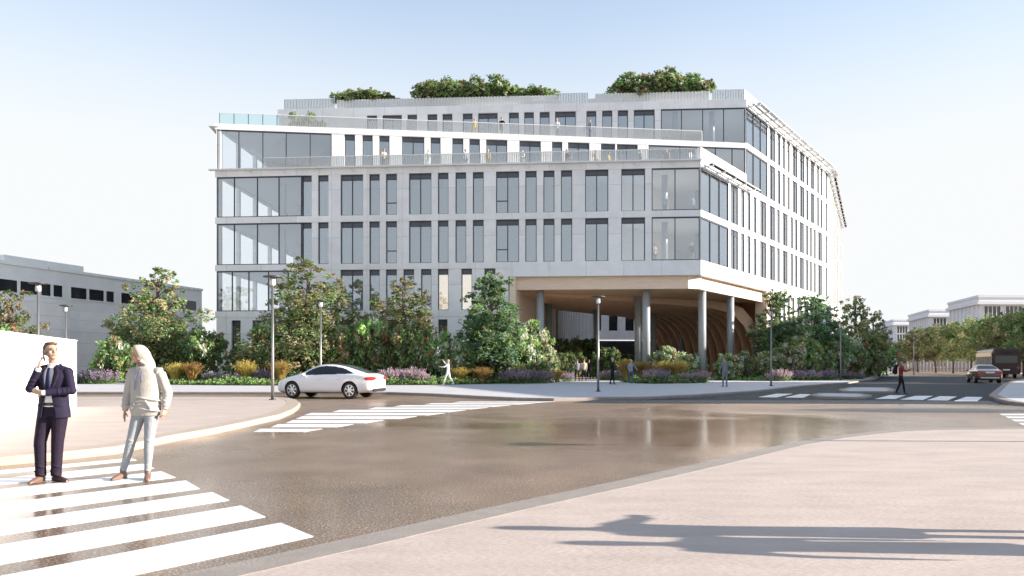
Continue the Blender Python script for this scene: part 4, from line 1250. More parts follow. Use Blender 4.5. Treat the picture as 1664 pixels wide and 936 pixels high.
def car_parts(paint, sp, side_lo=0.0):
    """loft the body along its length, cut the wheel arches and split the faces into paint and glass; sp holds the side profile tables"""
    xs = sp['xs']; m = MB(); rings = []
    for x in xs:
        zt, zs, zb = lerp_table(sp['top'], x), lerp_table(sp['belt'], x), lerp_table(sp['bottom'], x)
        w, wr = lerp_table(sp['width'], x), lerp_table(sp['roofw'], x)
        zt = max(zt, zs + 0.02)
        h = zt - zs
        half = [(0.0, zb), (0.72 * w, zb), (0.95 * w, zb + 0.06), (0.995 * w, zb + 0.22), (w, zb + (zs - zb) * 0.62), (0.985 * w, zs - 0.06), (0.95 * w, zs), (0.95 * w - (0.95 * w - wr) * 0.45, zs + h * 0.45), (wr, zs + h * 0.86), (wr * 0.78, zs + h * 0.975), (0.0, zt)]
        ring = [Vector((x, y, z)) for y, z in half] + [Vector((x, -y, z)) for y, z in half[-2:0:-1]]
        rings.append(ring)
    m.loft(rings)
    o = m.build('tmp', paint)
    sub = o.modifiers.new('s', 'SUBSURF'); sub.levels = 3; sub.render_levels = 3
    cut = MB()
    for wx in sp['wheels']: cut.tube([(wx, -1.2, sp['wr']), (wx, 1.2, sp['wr'])], sp['wr'] * 1.12, 40)
    co = cut.build('tmp_cut', paint)
    bo = o.modifiers.new('b', 'BOOLEAN'); bo.object = co; bo.operation = 'DIFFERENCE'; bo.solver = 'EXACT'
    bpy.context.view_layer.update()
    me = evaluated(o)
    bpy.data.objects.remove(o); bpy.data.objects.remove(co)
    return me

def split_mesh(me, cls, names, mats):
    """split a mesh into several by face class"""
    res = []
    for k, nm in enumerate(names):
        b = bmesh.new(); b.from_mesh(me)
        dele = [f for f in b.faces if cls[f.index] != k]
        bmesh.ops.delete(b, geom=dele, context='FACES')
        r = bpy.data.meshes.new(nm); b.to_mesh(r); b.free()
        r.materials.clear(); r.materials.append(M[mats[k]])
        r.polygons.foreach_set('use_smooth', [True] * len(r.polygons))
        r.polygons.foreach_set('material_index', [0] * len(r.polygons))
        res.append(r)
    return res

def wheel(parent, x, y, r, out):
    t = MB()
    s = 1 if out > 0 else -1
    prof = [(-0.11, r * 0.66), (-0.115, r * 0.9), (-0.085, r), (0.085, r), (0.115, r * 0.9), (0.11, r * 0.66)]
    rings = [[Vector((x + rr * math.cos(2 * math.pi * j / 36), y + d, r + rr * math.sin(2 * math.pi * j / 36))) for j in range(36)] for d, rr in prof]
    t.loft(rings, cap=False)
    t.tube([(x, y - 0.06, r), (x, y + 0.06, r)], r * 0.67, 28)
    w = t.build('wheel', 'rubber', parent, origin=(0, 0, 0), smooth=False)
    m = MB(); yy = y + s * 0.075
    rings = []
    for d, rr in ((0.0, r * 0.60), (0.035, r * 0.61), (0.035, r * 0.68), (0.0, r * 0.68)):
        rings.append([Vector((x + rr * math.cos(2 * math.pi * j / 36), yy + s * d, r + rr * math.sin(2 * math.pi * j / 36))) for j in range(36)])
    m.loft(rings + [rings[0]], cap=False)
    for k in range(7):
        a = 2 * math.pi * k / 7 + 0.3
        m.tube([(x + r * 0.1 * math.cos(a), yy + s * 0.03, r + r * 0.1 * math.sin(a)), (x + r * 0.63 * math.cos(a), yy + s * 0.015, r + r * 0.63 * math.sin(a))], [r * 0.10, r * 0.125], 8, lat=(math.sin(a), 0, -math.cos(a)), ratio=0.4)
    m.tube([(x, yy, r), (x, yy + s * 0.05, r)], r * 0.17, 16)
    m.build('rim', 'alloy', w, origin=(0, 0, 0))

def loc_build(mb, name, mats, parent, smooth=False):
    return mb.build(name, mats, parent, origin=(0, 0, 0), smooth=smooth)

def white_car():
    x, y = AT(541, 33.0)
    c = thing('parked_car', 'white fastback car with a dark glass roof crossing before the planting', 'car', (x - 0.1, y, 0), R(180 - 14))
    c.scale = (1, 1, 1.07)
    sp = dict(xs=[-2.36, -2.32, -2.2, -2.05, -1.8, -1.5, -1.2, -0.9, -0.55, -0.2, 0.15, 0.45, 0.75, 1.0, 1.3, 1.6, 1.9, 2.12, 2.28, 2.34],
              top=[(-2.36, 0.86), (-2.2, 0.98), (-1.8, 1.10), (-1.5, 1.20), (-1.2, 1.29), (-0.9, 1.37), (-0.5, 1.43), (-0.1, 1.45), (0.2, 1.42), (0.5, 1.33), (0.8, 1.18), (1.05, 1.03), (1.3, 0.97), (1.7, 0.90), (2.1, 0.78), (2.34, 0.62)],
              belt=[(-2.36, 0.84), (-2.2, 0.95), (-1.8, 0.98), (-1.2, 0.965), (0.0, 0.93), (1.0, 0.90), (1.3, 0.88), (1.7, 0.83), (2.1, 0.73), (2.34, 0.58)],
              bottom=[(-2.36, 0.34), (-2.1, 0.26), (-1.8, 0.22), (1.9, 0.20), (2.2, 0.21), (2.34, 0.28)],
              width=[(-2.36, 0.70), (-2.2, 0.84), (-1.9, 0.92), (-1.2, 0.945), (0, 0.93), (1.2, 0.93), (1.8, 0.89), (2.15, 0.76), (2.34, 0.52)],
              roofw=[(-2.36, 0.55), (-2.0, 0.60), (-1.4, 0.60), (-0.4, 0.58), (0.3, 0.60), (0.8, 0.66), (1.1, 0.74), (1.5, 0.66), (2.0, 0.52), (2.34, 0.34)],
              wheels=[-1.36, 1.40], wr=0.345)
    me = car_parts('car_white', sp)
    cls = []
    for p in me.polygons:
        q, n = p.center, p.normal
        zs = lerp_table(sp['belt'], q.x); k = 0
        r_ = math.hypot(q.x - (-1.36 if q.x < 0 else 1.40), q.z - 0.345)
        if r_ < 0.345 * 1.13 and abs(n.y) < 0.9 and q.z < 0.75: k = 3
        elif q.z < 0.25 and n.z < -0.3: k = 3
        elif abs(n.y) > 0.42 and q.z > zs + 0.05 and -1.55 < q.x < 0.82:
            roofz = lerp_table(sp['top'], q.x)
            hi = roofz - 0.115
            if -1.55 < q.x < -0.9: hi = min(hi, zs + 0.05 + (q.x + 1.55) * 0.42)
            lo_ok = q.x < 0.80 - (q.z - zs) * 0.1
            if q.z < hi and lo_ok: k = 1
        elif q.x > 0.30 and q.z > zs + 0.06 and q.z > 0.98 and n.x > 0.2 and abs(q.y) < 0.66: k = 2
        elif -2.14 < q.x < 0.20 and q.z > 1.03 and n.z > 0.4 and abs(q.y) < lerp_table(sp['roofw'], q.x) * 0.93 - 0.03: k = 2
        cls.append(k)
    parts = split_mesh(me, cls, ['body', 'side_window', 'glass_roof', 'wheel_arch'], ['car_white', 'car_glass', 'car_glass', 'black_trim'])
    for nm, r in zip(['body', 'side_window', 'glass_roof', 'wheel_arch'], parts): link(nm, r, c)
    for wx in sp['wheels']:
        for s in (-1, 1): wheel(c, wx, s * 0.80, 0.345, s)
    for s in (-1, 1):
        m = MB()      # wrap-round tail lamp
        m.loft([[Vector((-2.02, s * 0.893, 0.80)), Vector((-2.02, s * 0.905, 0.84)), Vector((-2.02, s * 0.86, 0.84)), Vector((-2.02, s * 0.85, 0.80))],
                [Vector((-2.18, s * 0.855, 0.76)), Vector((-2.18, s * 0.862, 0.90)), Vector((-2.18, s * 0.80, 0.90)), Vector((-2.18, s * 0.80, 0.76))],
                [Vector((-2.335, s * 0.73, 0.74)), Vector((-2.325, s * 0.73, 0.90)), Vector((-2.28, s * 0.65, 0.90)), Vector((-2.28, s * 0.65, 0.74))],
                [Vector((-2.385, s * 0.42, 0.79)), Vector((-2.375, s * 0.42, 0.88)), Vector((-2.34, s * 0.40, 0.88)), Vector((-2.34, s * 0.40, 0.79))]])
        loc_build(m, 'tail_light', 'tail_red', c)
        m = MB(); m.loft([[Vector((2.30, s * 0.44, 0.60)), Vector((2.29, s * 0.46, 0.68)), Vector((2.2, s * 0.40, 0.68)), Vector((2.2, s * 0.40, 0.60))], [Vector((1.98, s * 0.84, 0.67)), Vector((1.94, s * 0.84, 0.75)), Vector((1.9, s * 0.78, 0.75)), Vector((1.9, s * 0.78, 0.67))]])
        loc_build(m, 'headlight', 'lamp_clear', c)
        m = MB(); m.ball((0.78, s * 1.0, 0.98), (0.07, 0.11, 0.065)); m.tube([(0.78, s * 0.86, 0.93), (0.78, s * 0.96, 0.96)], 0.03, 6)
        loc_build(m, 'wing_mirror', 'car_white', c, True)
        for xx in (0.05, -0.85):
            m = MB(); m.tube([(xx - 0.10, s * 0.945, 0.80), (xx, s * 0.962, 0.805), (xx + 0.10, s * 0.945, 0.80)], 0.016, 6); loc_build(m, 'door_handle', 'car_white', c, True)
        m = MB(); m.box(-2.30, -2.1, s * 0.5 - 0.06, s * 0.5 + 0.06, 0.27, 0.34); loc_build(m, 'exhaust', 'alloy', c)
    m = MB(); m.box(-2.375, -2.2, -0.62, 0.62, 0.30, 0.42); loc_build(m, 'diffuser', 'black_trim', c)
    m = MB(); m.box(-2.388, -2.36, -0.26, 0.26, 0.60, 0.70); loc_build(m, 'number_plate', 'plate_white', c)
    return c
white_car()

def brown_car():
    x, y = AT(1598, 58.0)
    c = thing('saloon_car', 'dark brown saloon car seen from behind, driving away in front of the bus', 'car', (x, y, 0), R(90 - 22))
    sp = dict(xs=[-2.3, -2.26, -2.15, -1.9, -1.6, -1.35, -1.0, -0.6, -0.2, 0.2, 0.5, 0.8, 1.1, 1.5, 1.9, 2.15, 2.25],
              top=[(-2.3, 0.88), (-2.15, 1.0), (-1.75, 1.04), (-1.5, 1.10), (-1.0, 1.34), (-0.6, 1.43), (0.0, 1.45), (0.4, 1.38), (0.9, 1.12), (1.1, 1.0), (1.8, 0.86), (2.25, 0.62)],
              belt=[(-2.3, 0.86), (-2.15, 0.96), (-1.2, 0.97), (0, 0.93), (1.1, 0.9), (1.8, 0.8), (2.25, 0.58)],
              bottom=[(-2.3, 0.36), (-2.1, 0.26), (1.9, 0.22), (2.25, 0.3)],
              width=[(-2.3, 0.74), (-2.15, 0.85), (-1.8, 0.90), (0, 0.91), (1.6, 0.88), (2.25, 0.6)],
              roofw=[(-2.3, 0.7), (-1.8, 0.74), (-1.4, 0.70), (-0.6, 0.58), (0.3, 0.6), (1.0, 0.7), (2.25, 0.45)],
              wheels=[-1.35, 1.38], wr=0.33)
    me = car_parts('car_brown', sp)
    cls = []
    for p in me.polygons:
        q, n = p.center, p.normal; zs = lerp_table(sp['belt'], q.x); k = 0
        r_ = math.hypot(q.x - (-1.35 if q.x < 0 else 1.38), q.z - 0.33)
        if r_ < 0.33 * 1.13 and abs(n.y) < 0.9 and q.z < 0.72: k = 2
        elif abs(n.y) > 0.42 and q.z > zs + 0.05 and -1.2 < q.x < 0.8 and q.z < lerp_table(sp['top'], q.x) - 0.1: k = 1
        elif (-1.6 < q.x < -0.75 or 0.3 < q.x < 1.0) and q.z > zs + 0.07 and abs(q.y) < 0.62 and n.z > 0.2: k = 1
        cls.append(k)
    for nm, r in zip(['body', 'window', 'wheel_arch'], split_mesh(me, cls, ['body', 'window', 'wheel_arch'], ['car_brown', 'car_glass', 'black_trim'])): link(nm, r, c)
    for wx in sp['wheels']:
        for s in (-1, 1): wheel(c, wx, s * 0.78, 0.33, s)
    for s in (-1, 1):
        m = MB(); m.box(-2.34, -2.15, min(s * 0.42, s * 0.82), max(s * 0.42, s * 0.82), 0.76, 0.92); loc_build(m, 'tail_light', 'tail_red', c)
        m = MB(); m.ball((0.72, s * 0.99, 0.98), (0.06, 0.10, 0.06)); loc_build(m, 'wing_mirror', 'car_brown', c, True)
    m = MB(); m.box(-2.36, -2.2, -0.27, 0.27, 0.78, 0.90); loc_build(m, 'number_plate', 'plate_white', c)
    m = MB(); m.box(-2.352, -2.2, -0.6, 0.6, 0.40, 0.47); loc_build(m, 'bumper_strip', 'alloy', c)
    return c
brown_car()

def bus():
    x, y = AT(1617, 75.0)
    h = R(90 - 25)
    c = thing('city_bus', 'dark maroon bus with a yellow side stripe, seen from behind at the right edge', 'bus', (x + 1.15, y, 0.0), h)
    # local x forward, y to the left; rear face at x = 0, rear left corner at y = +1.25
    def ring(x_, ins, zt=3.05):
        w = 1.25 - ins
        return [Vector((x_, -w + .1, 0.42)), Vector((x_, w - .1, 0.42)), Vector((x_, w, 0.6)), Vector((x_, w, zt - 0.45)), Vector((x_, w - 0.14, zt - 0.1)), Vector((x_, w - 0.4, zt)), Vector((x_, -w + 0.4, zt)), Vector((x_, -w + 0.14, zt - 0.1)), Vector((x_, -w, zt - 0.45)), Vector((x_, -w, 0.6))]
    m = MB(); m.loft([ring(0.0, 0.10, 2.95), ring(0.12, 0.0), ring(11.0, 0.0), ring(11.3, 0.12, 2.95)]); loc_build(m, 'body', 'bus_maroon', c)
    m = MB(); m.box(0.2, 11.0, 1.252, 1.275, 2.25, 2.62); m.box(0.2, 11.0, -1.275, -1.252, 2.25, 2.62); loc_build(m, 'yellow_stripe', 'bus_yellow', c)
    m = MB(); m.box(0.2, 11.0, 1.252, 1.27, 0.75, 1.25); loc_build(m, 'side_panel', 'bus_cream', c)
    for k in range(6):
        m = MB(); m.box(0.5 + k * 1.75, 2.1 + k * 1.75, 1.252, 1.272, 1.30, 2.22); loc_build(m, 'window', 'black_trim', c)
    m = MB(); m.box(-0.03, 0.06, -0.95, 0.95, 1.55, 2.3); loc_build(m, 'rear_window', 'far_glass', c)
    for s in (-1, 1):
        m = MB(); m.box(-0.03, 0.1, min(s * .9, s * 1.1), max(s * .9, s * 1.1), 0.95, 1.2); loc_build(m, 'tail_light', 'tail_red', c)
        for wx in (2.6, 8.6): wheel(c, wx, s * 1.12, 0.48, s)
    m = MB(); m.box(-0.04, 0.05, -0.3, 0.3, 0.8, 0.93); loc_build(m, 'number_plate', 'plate_white', c)
    m = MB(); m.box(-0.03, 0.05, -0.45, 0.45, 2.48, 2.72); loc_build(m, 'destination_panel', 'black_trim', c)
bus()

# ---------------------------------------------------------------- people
mat('skin', (0.50, 0.30, 0.22), 0.55, var=0.06, vscale=20)
mat('skin_pale', (0.46, 0.28, 0.195), 0.55, var=0.06, vscale=20)
mat('hair_brown', (0.085, 0.045, 0.025), 0.6, var=0.3, vscale=60)
mat('hair_blond', (0.48, 0.33, 0.15), 0.6, var=0.2, vscale=60)
mat('suit_navy', (0.020, 0.016, 0.034), 0.7, var=0.15, vscale=10, bump=0.5, bscale=9, spec=0.12)
mat('trouser_plum', (0.022, 0.015, 0.027), 0.7, var=0.15, vscale=10, bump=0.5, bscale=8, spec=0.12)
mat('shirt_white', (0.80, 0.80, 0.80), 0.7, bump=0.2, bscale=20, spec=0.12)
mat('tie_blue', (0.018, 0.020, 0.06), 0.5, spec=0.12)
mat('leather_tan', (0.19, 0.115, 0.085), 0.4)
mat('leather_dark', (0.045, 0.016, 0.014), 0.35)
mat('fleece_cream', (0.42, 0.385, 0.345), 0.85, var=0.06, vscale=6, bump=0.6, bscale=9, spec=0.12)
mat('denim_pale', (0.32, 0.335, 0.345), 0.8, var=0.10, vscale=12, bump=0.5, bscale=11, spec=0.12)
mat('cord_blue', (0.06, 0.08, 0.20), 0.6)
mat('eye_white', (0.45, 0.43, 0.41), 0.3)
mat('eye_dark', (0.03, 0.02, 0.015), 0.3)
mat('lip', (0.42, 0.19, 0.15), 0.5)
for nm, c_ in dict(cloth_black=(0.015, 0.015, 0.017), cloth_grey=(0.18, 0.185, 0.20), cloth_white=(0.70, 0.70, 0.69), cloth_denim=(0.07, 0.10, 0.16), cloth_red=(0.26, 0.05, 0.05),
                   cloth_beige=(0.48, 0.40, 0.32), cloth_gold=(0.55, 0.42, 0.10), cloth_steel=(0.25, 0.29, 0.33), cloth_brown=(0.16, 0.10, 0.07)).items():
    mat(nm, c_, 0.85, bump=0.3, bscale=14, spec=0.15)

def remesh(mb, voxel, mats, name, smooth=2):
    """fuse overlapping closed pieces into one skin; each face takes the tag (= material slot) of the nearest source point"""
    me = mb.mesh('tmp', [])
    o = link('tmp', me)
    r = o.modifiers.new('r', 'REMESH'); r.mode = 'VOXEL'; r.voxel_size = voxel; r.adaptivity = 0
    if smooth:
        s = o.modifiers.new('s', 'SMOOTH'); s.iterations = smooth; s.factor = 0.5
    bpy.context.view_layer.update()
    out = evaluated(o)
    bpy.data.objects.remove(o)
    out.name = name
    out.materials.clear()
    for m in mats: out.materials.append(M[m])
    out.polygons.foreach_set('use_smooth', [True] * len(out.polygons))
    if len(mats) > 1:
        kd = kdtree.KDTree(len(mb.v))
        for i, v in enumerate(mb.v): kd.insert(v, i)
        kd.balance()
        out.polygons.foreach_set('material_index', [mb.t[kd.find(p.center)[1]] for p in out.polygons])
    out.update()
    return out

def head(m, c, yaw, pitch=0.0, s=1.0, tag_=0, n=14):
    """skull, jaw, nose, ears, chin and brow about the centre c; yaw 0 looks along -Y, positive turns to +X"""
    rot = Matrix.Rotation(yaw, 3, 'Z') @ Matrix.Rotation(pitch, 3, 'X')
    c = Vector(c)
    def P(x, y, z): return c + rot @ (Vector((x, y, z)) * s)
    def B(p, r): m.ball(P(*p), Vector(r) * s, 0, tag_, rot, n, 10)
    B((0, 0.012, 0.028), (0.076, 0.097, 0.088))
    B((0, -0.022, -0.035), (0.062, 0.070, 0.080))
    B((0, -0.045, -0.085), (0.040, 0.040, 0.032))
    B((0, -0.082, 0.022), (0.050, 0.020, 0.014))
    m.tube([P(0, -0.080, 0.018), P(0, -0.104, -0.018), P(0, -0.092, -0.034)], [0.010 * s, 0.017 * s, 0.015 * s], 8, 0, tag_, dense=0.01)
    B((0, -0.084, -0.060), (0.026, 0.015, 0.014))
    for k in (-1, 1):
        B((k * 0.078, 0.012, -0.005), (0.012, 0.022, 0.034))
        B((k * 0.042, -0.062, -0.022), (0.022, 0.022, 0.022))
    return P, rot

def hand(m, w, d, palm_n, s=1.0, curl=0.5, tag_=0, side=1):
    """palm, four unequal bent fingers and a thumb from the palm's side; d = finger direction, palm_n = way the palm faces"""
    w, d = Vector(w), Vector(d).normalized()
    pn = Vector(palm_n); pn = (pn - d * pn.dot(d)).normalized()
    lat = d.cross(pn) * side
    m.tube([w - d * 0.02 * s, w + d * 0.03 * s, w + d * 0.085 * s], [0.026 * s, 0.037 * s, 0.041 * s], 12, 0, tag_, lat=tuple(lat), ratio=0.42, dense=0.012)
    for k, (off_, L) in enumerate(((0.030, 0.074), (0.010, 0.083), (-0.011, 0.077), (-0.031, 0.060))):
        p = w + d * 0.078 * s + lat * off_ * s
        pts, dd, ang = [p], d.copy(), curl * (0.55 + 0.06 * k)
        for q in (0.45, 0.32, 0.23):
            dd = (Matrix.Rotation(-ang * side, 3, lat) @ dd) if True else dd
            if (dd - d).dot(pn) < 0 and curl > 0: dd = Matrix.Rotation(2 * ang * side, 3, lat) @ dd
            p = p + dd * L * q * s; pts.append(p)
        m.tube(pts, [0.0100 * s, 0.0092 * s, 0.0085 * s, 0.007 * s], 8, 0, tag_, dense=0.012)
    b = w + d * 0.022 * s + lat * 0.030 * s
    t1 = b + (d * 0.6 + lat * 0.75 + pn * 0.25).normalized() * 0.042 * s
    t2 = t1 + (d * 0.85 + lat * 0.2 + pn * 0.45).normalized() * 0.034 * s
    m.tube([b, t1, t2], [0.014 * s, 0.0115 * s, 0.0085 * s], 8, 0, tag_, dense=0.012)

# ---- simple pedestrians: one continuous body, skin / top / trousers / shoes / hair as material zones
def walker(h=1.72, stride=0.0, armL=(0.1, 0.1, 0.2), armR=(0.1, 0.1, 0.2), turn=0.0, slim=1.0, female=False, voxel=0.02, mats=('skin', 'cloth_black', 'cloth_grey', 'leather_dark', 'hair_brown'), coat=0.0, long_hair=False, lean=0.0, skirt=False):
    """faces -Y. arm = (swing forward, spread outwards, elbow bend) in radians"""
    s = h / 1.75; m = MB()
    SK, TOP, TR, SH, HA = range(5)
    sw = (0.175 if female else 0.195) * s
    hipz = 0.92 * s
    legs = []
    for side, a in ((1, stride), (-1, -stride)):
        hp = Vector((side * 0.09 * s, 0, hipz))
        kb = 0.12 + (0.55 * abs(stride) if a < 0 else 0.05 * abs(stride))
        kn = hp + Vector((0.005 * side, -math.sin(a + 0.06) * 0.43 * s, -math.cos(a + 0.06) * 0.43 * s))
        b = a + 0.06 - kb
        an = kn + Vector((0.0, -math.sin(b) * 0.42 * s, -math.cos(b) * 0.42 * s))
        legs.append((hp, kn, an, b))
    dz = 0.085 * s - min(l[2].z for l in legs)
    up = Vector((0, 0, dz))
    for hp, kn, an, b in legs:
        hp, kn, an = hp + up, kn + up, an + up
        m.tube([hp + Vector((0, 0, 0.04)), hp.lerp(kn, 0.4), kn, kn.lerp(an, 0.35), an], [0.088 * s * slim, 0.080 * s * slim, 0.056 * s, 0.055 * s, 0.040 * s], 12, 0, TR, dense=0.03)
        t = Vector((0, -math.cos(b * 0.4), -math.sin(b * 0.4) * 0.4))
        heel = an + Vector((0, 0.045 * s, -0.05 * s))
        m.tube([heel, an + Vector((0, -0.02 * s, -0.045 * s)), an + t * 0.12 * s + Vector((0, 0, -0.055 * s)), an + t * 0.185 * s + Vector((0, 0, -0.062 * s))], [0.035 * s, 0.046 * s, 0.044 * s, 0.026 * s], 10, 0, SH, ratio=0.6, dense=0.02)
        m.tube([an, heel], 0.036 * s, 8, 0, SH, dense=0.02)
    pz = hipz + dz
    L = Vector((0, -lean, 0))
    tor = [(-0.06, 0.150, 0.68), (0.04, 0.158, 0.66), (0.16, 0.135 if female else 0.15, 0.68), (0.30, 0.150 if female else 0.165, 0.66), (0.42, 0.165 if female else 0.185, 0.58), (0.50, 0.135, 0.60), (0.545, 0.07, 0.9)]
    m.tube([Vector((0, 0, pz + a * s)) + L * max(0, a) for a, w_, q in tor], [w_ * s * slim for a, w_, q in tor], 18, 0, TOP, lat=(1, 0, 0), ratio=[q for a, w_, q in tor], dense=0.03)
    m.tube([Vector((0, 0, pz - 0.09 * s)), Vector((0, 0, pz - 0.01 * s))], [0.14 * s * slim, 0.155 * s * slim], 18, 0, TR if coat <= 0 else TOP, lat=(1, 0, 0), ratio=0.68, dense=0.03)
    if coat > 0: m.tube([Vector((0, 0, pz - coat * s)), Vector((0, 0, pz))], [0.18 * s * slim, 0.16 * s * slim], 18, 0, TR if skirt else TOP, lat=(1, 0, 0), ratio=0.75, dense=0.03)
    if coat > 0:
        m.t = [TOP if (a == TR and p.z > pz - coat * s) else a for a, p in zip(m.t, m.v)]
    nz_ = pz + 0.53 * s
    m.tube([Vector((0, 0, nz_)) + L * 0.54, Vector((0, -0.015 * s, nz_ + 0.10 * s)) + L * 0.6], [0.058 * s, 0.05 * s], 12, 0, SK, dense=0.02)
    hc = Vector((0, -0.02 * s, pz + 0.715 * s)) + L * 0.7
    P, rot = head(m, hc, turn, 0.0, s, SK)
    m.ball(P(0, 0.025, 0.045), Vector((0.084, 0.098, 0.085)) * s, 0, HA, rot, 14, 10)
    if long_hair: m.ball(P(0, 0.055, -0.05), Vector((0.082, 0.055, 0.14)) * s, 0, HA, rot, 14, 10)
    for side, (sf, so, eb) in ((1, armR), (-1, armL)):
        sh = Vector((side * sw, 0.0, pz + 0.47 * s)) + L * 0.5
        d1 = Vector((side * math.sin(so), -math.sin(sf) * math.cos(so), -math.cos(sf) * math.cos(so)))
        el = sh + d1 * 0.29 * s
        f2 = sf + eb
        d2 = Vector((side * math.sin(so * 0.3) - side * 0.12 * min(1, eb), -math.sin(f2), -math.cos(f2))).normalized()
        wr = el + d2 * 0.25 * s
        m.tube([sh + Vector((-side * 0.04, 0, 0.01)), sh, sh.lerp(el, 0.5), el, wr], [0.055 * s, 0.060 * s, 0.050 * s, 0.043 * s, 0.033 * s], 10, 0, TOP, dense=0.03)
        hand(m, wr, d2, (-side, -0.2, 0), s, 0.5, SK, side)
    return remesh(m, voxel, mats, 'person', 1)

def place_person(me, loc, face, label, group=None):
    """face: heading in degrees, 0 = towards the camera, 90 = to the right of the photo"""
    o = link('person', me, None, loc)
    o.rotation_euler = (0, 0, R(face))
    return tag(o, label, 'person', group)

GP = 'people walking round the building'
GTP = 'people on the roof terraces'
def W_(**k): return walker(**k)
v = 0.02
place_person(W_(h=1.70, stride=0.35, armL=(1.9, 0.3, 0.6), armR=(0.9, 0.5, 0.8), mats=('skin', 'cloth_white', 'cloth_white', 'cloth_white', 'hair_blond'), female=True, long_hair=True), (*AT(728, 48.0), 0.12), -100, 'person all in white walking past the hedge with one arm raised', GP)
x, y = AT(938, 57.5)
place_person(W_(h=1.75, stride=0.2, mats=('skin', 'cloth_grey', 'cloth_black', 'leather_dark', 'hair_brown')), (x, y, 0.12), 200, 'person in a grey top at the left of the pair under the passage edge', GP)
place_person(W_(h=1.78, stride=0.25, mats=('skin', 'cloth_beige', 'cloth_black', 'leather_dark', 'hair_brown')), (x + 0.55, y + 0.2, 0.12), 190, 'person in a light jacket at the right of the pair under the passage edge', GP)
place_person(W_(h=1.74, stride=0.1, mats=('skin', 'cloth_black', 'cloth_black', 'leather_dark', 'hair_brown')), (*AT(957, 66), 0.12), 170, 'person in dark clothes deeper in the shade of the passage', GP)
place_person(W_(h=1.78, stride=0.12, armL=(0.4, 0.1, 1.4), armR=(0.1, 0.1, 0.2), mats=('skin', 'cloth_black', 'cloth_black', 'leather_dark', 'hair_blond')), (*AT(995, 49.5), 0.12), 75, 'person all in black standing before the passage, side on', GP)
place_person(W_(h=1.70, stride=0.22, armR=(-0.2, 0.75, 1.2), armL=(0.3, 0.2, 0.3), female=True, mats=('skin_pale', 'cloth_steel', 'cloth_denim', 'cloth_white', 'hair_blond')), (*AT(1025, 50.5), 0.12), 20, 'person in grey top and jeans, hand on hip, before the golden grasses', GP)
place_person(W_(h=1.80, stride=0.05, armL=(0.2, 0.15, 0.2), armR=(0.2, 0.1, 0.3), mats=('skin', 'cloth_grey', 'cloth_grey', 'leather_dark', 'hair_brown'), lean=0.05), (*AT(1178, 44.5), 0.12), 195, 'person in grey seen from behind on the shaded pavement beside a column', GP)
bx, by = AT(1464, 37.0)
wk = place_person(W_(h=1.66, stride=0.2, armR=(0.9, 0.1, 1.1), armL=(0.8, 0.1, 1.1), voxel=0.016, mats=('skin_pale', 'cloth_red', 'cloth_black', 'leather_dark', 'hair_brown')), (bx, by, 0.004), 60, 'person in a red top with a black backpack stepping over the crossing', GP)
m = MB()
m.tube([(0, 0.235, 0.98), (0, 0.25, 1.05), (0, 0.255, 1.25), (0, 0.21, 1.42), (0, 0.19, 1.46)], [0.10, 0.155, 0.16, 0.13, 0.06], 14, 0, 0, lat=(1, 0, 0), ratio=0.62, dense=0.03)
m.tube([(0, 0.35, 1.02), (0, 0.355, 1.2)], [0.10, 0.09], 12, 0, 0, lat=(1, 0, 0), ratio=0.4, dense=0.03)
for s in (-1, 1): m.tube([(s * 0.10, 0.16, 1.40), (s * 0.12, 0.02, 1.455), (s * 0.12, -0.125, 1.34), (s * 0.14, -0.09, 1.12), (s * 0.12, 0.14, 1.05)], 0.018, 8, 0, 0, dense=0.03)
bp = link('backpack', remesh(m, 0.016, ['cloth_black'], 'backpack', 1), None, (bx, by, 0.0))
bp.rotation_euler = (0, 0, R(60)); tag(bp, 'black backpack worn by the person in the red top on the crossing', 'backpack')

# off to the right: the walker whose long shadow crosses the near pavement
m0 = W_(h=1.76, stride=0.16, armL=(0.1, 0.35, 0.3), armR=(0.3, 1.25, 1.6), voxel=0.02, mats=('skin', 'cloth_grey', 'cloth_denim', 'leather_dark', 'hair_brown'), long_hair=True, coat=0.3, slim=1.25)
place_person(m0, (5.3, 6.15, 0.11), 100, 'person beyond the right edge with one arm raised, whose shadow lies on the near pavement')
m1 = W_(h=1.70, stride=0.28, armL=(0.2, 0.5, 0.6), armR=(0.2, 0.2, 0.3), voxel=0.02, mats=('skin', 'cloth_beige', 'cloth_black', 'leather_dark', 'hair_brown'), long_hair=True, coat=0.35, slim=1.2)
place_person(m1, (5.6, 5.62, 0.11), 85, 'person beyond the right edge walking at the side of the one with the raised arm')

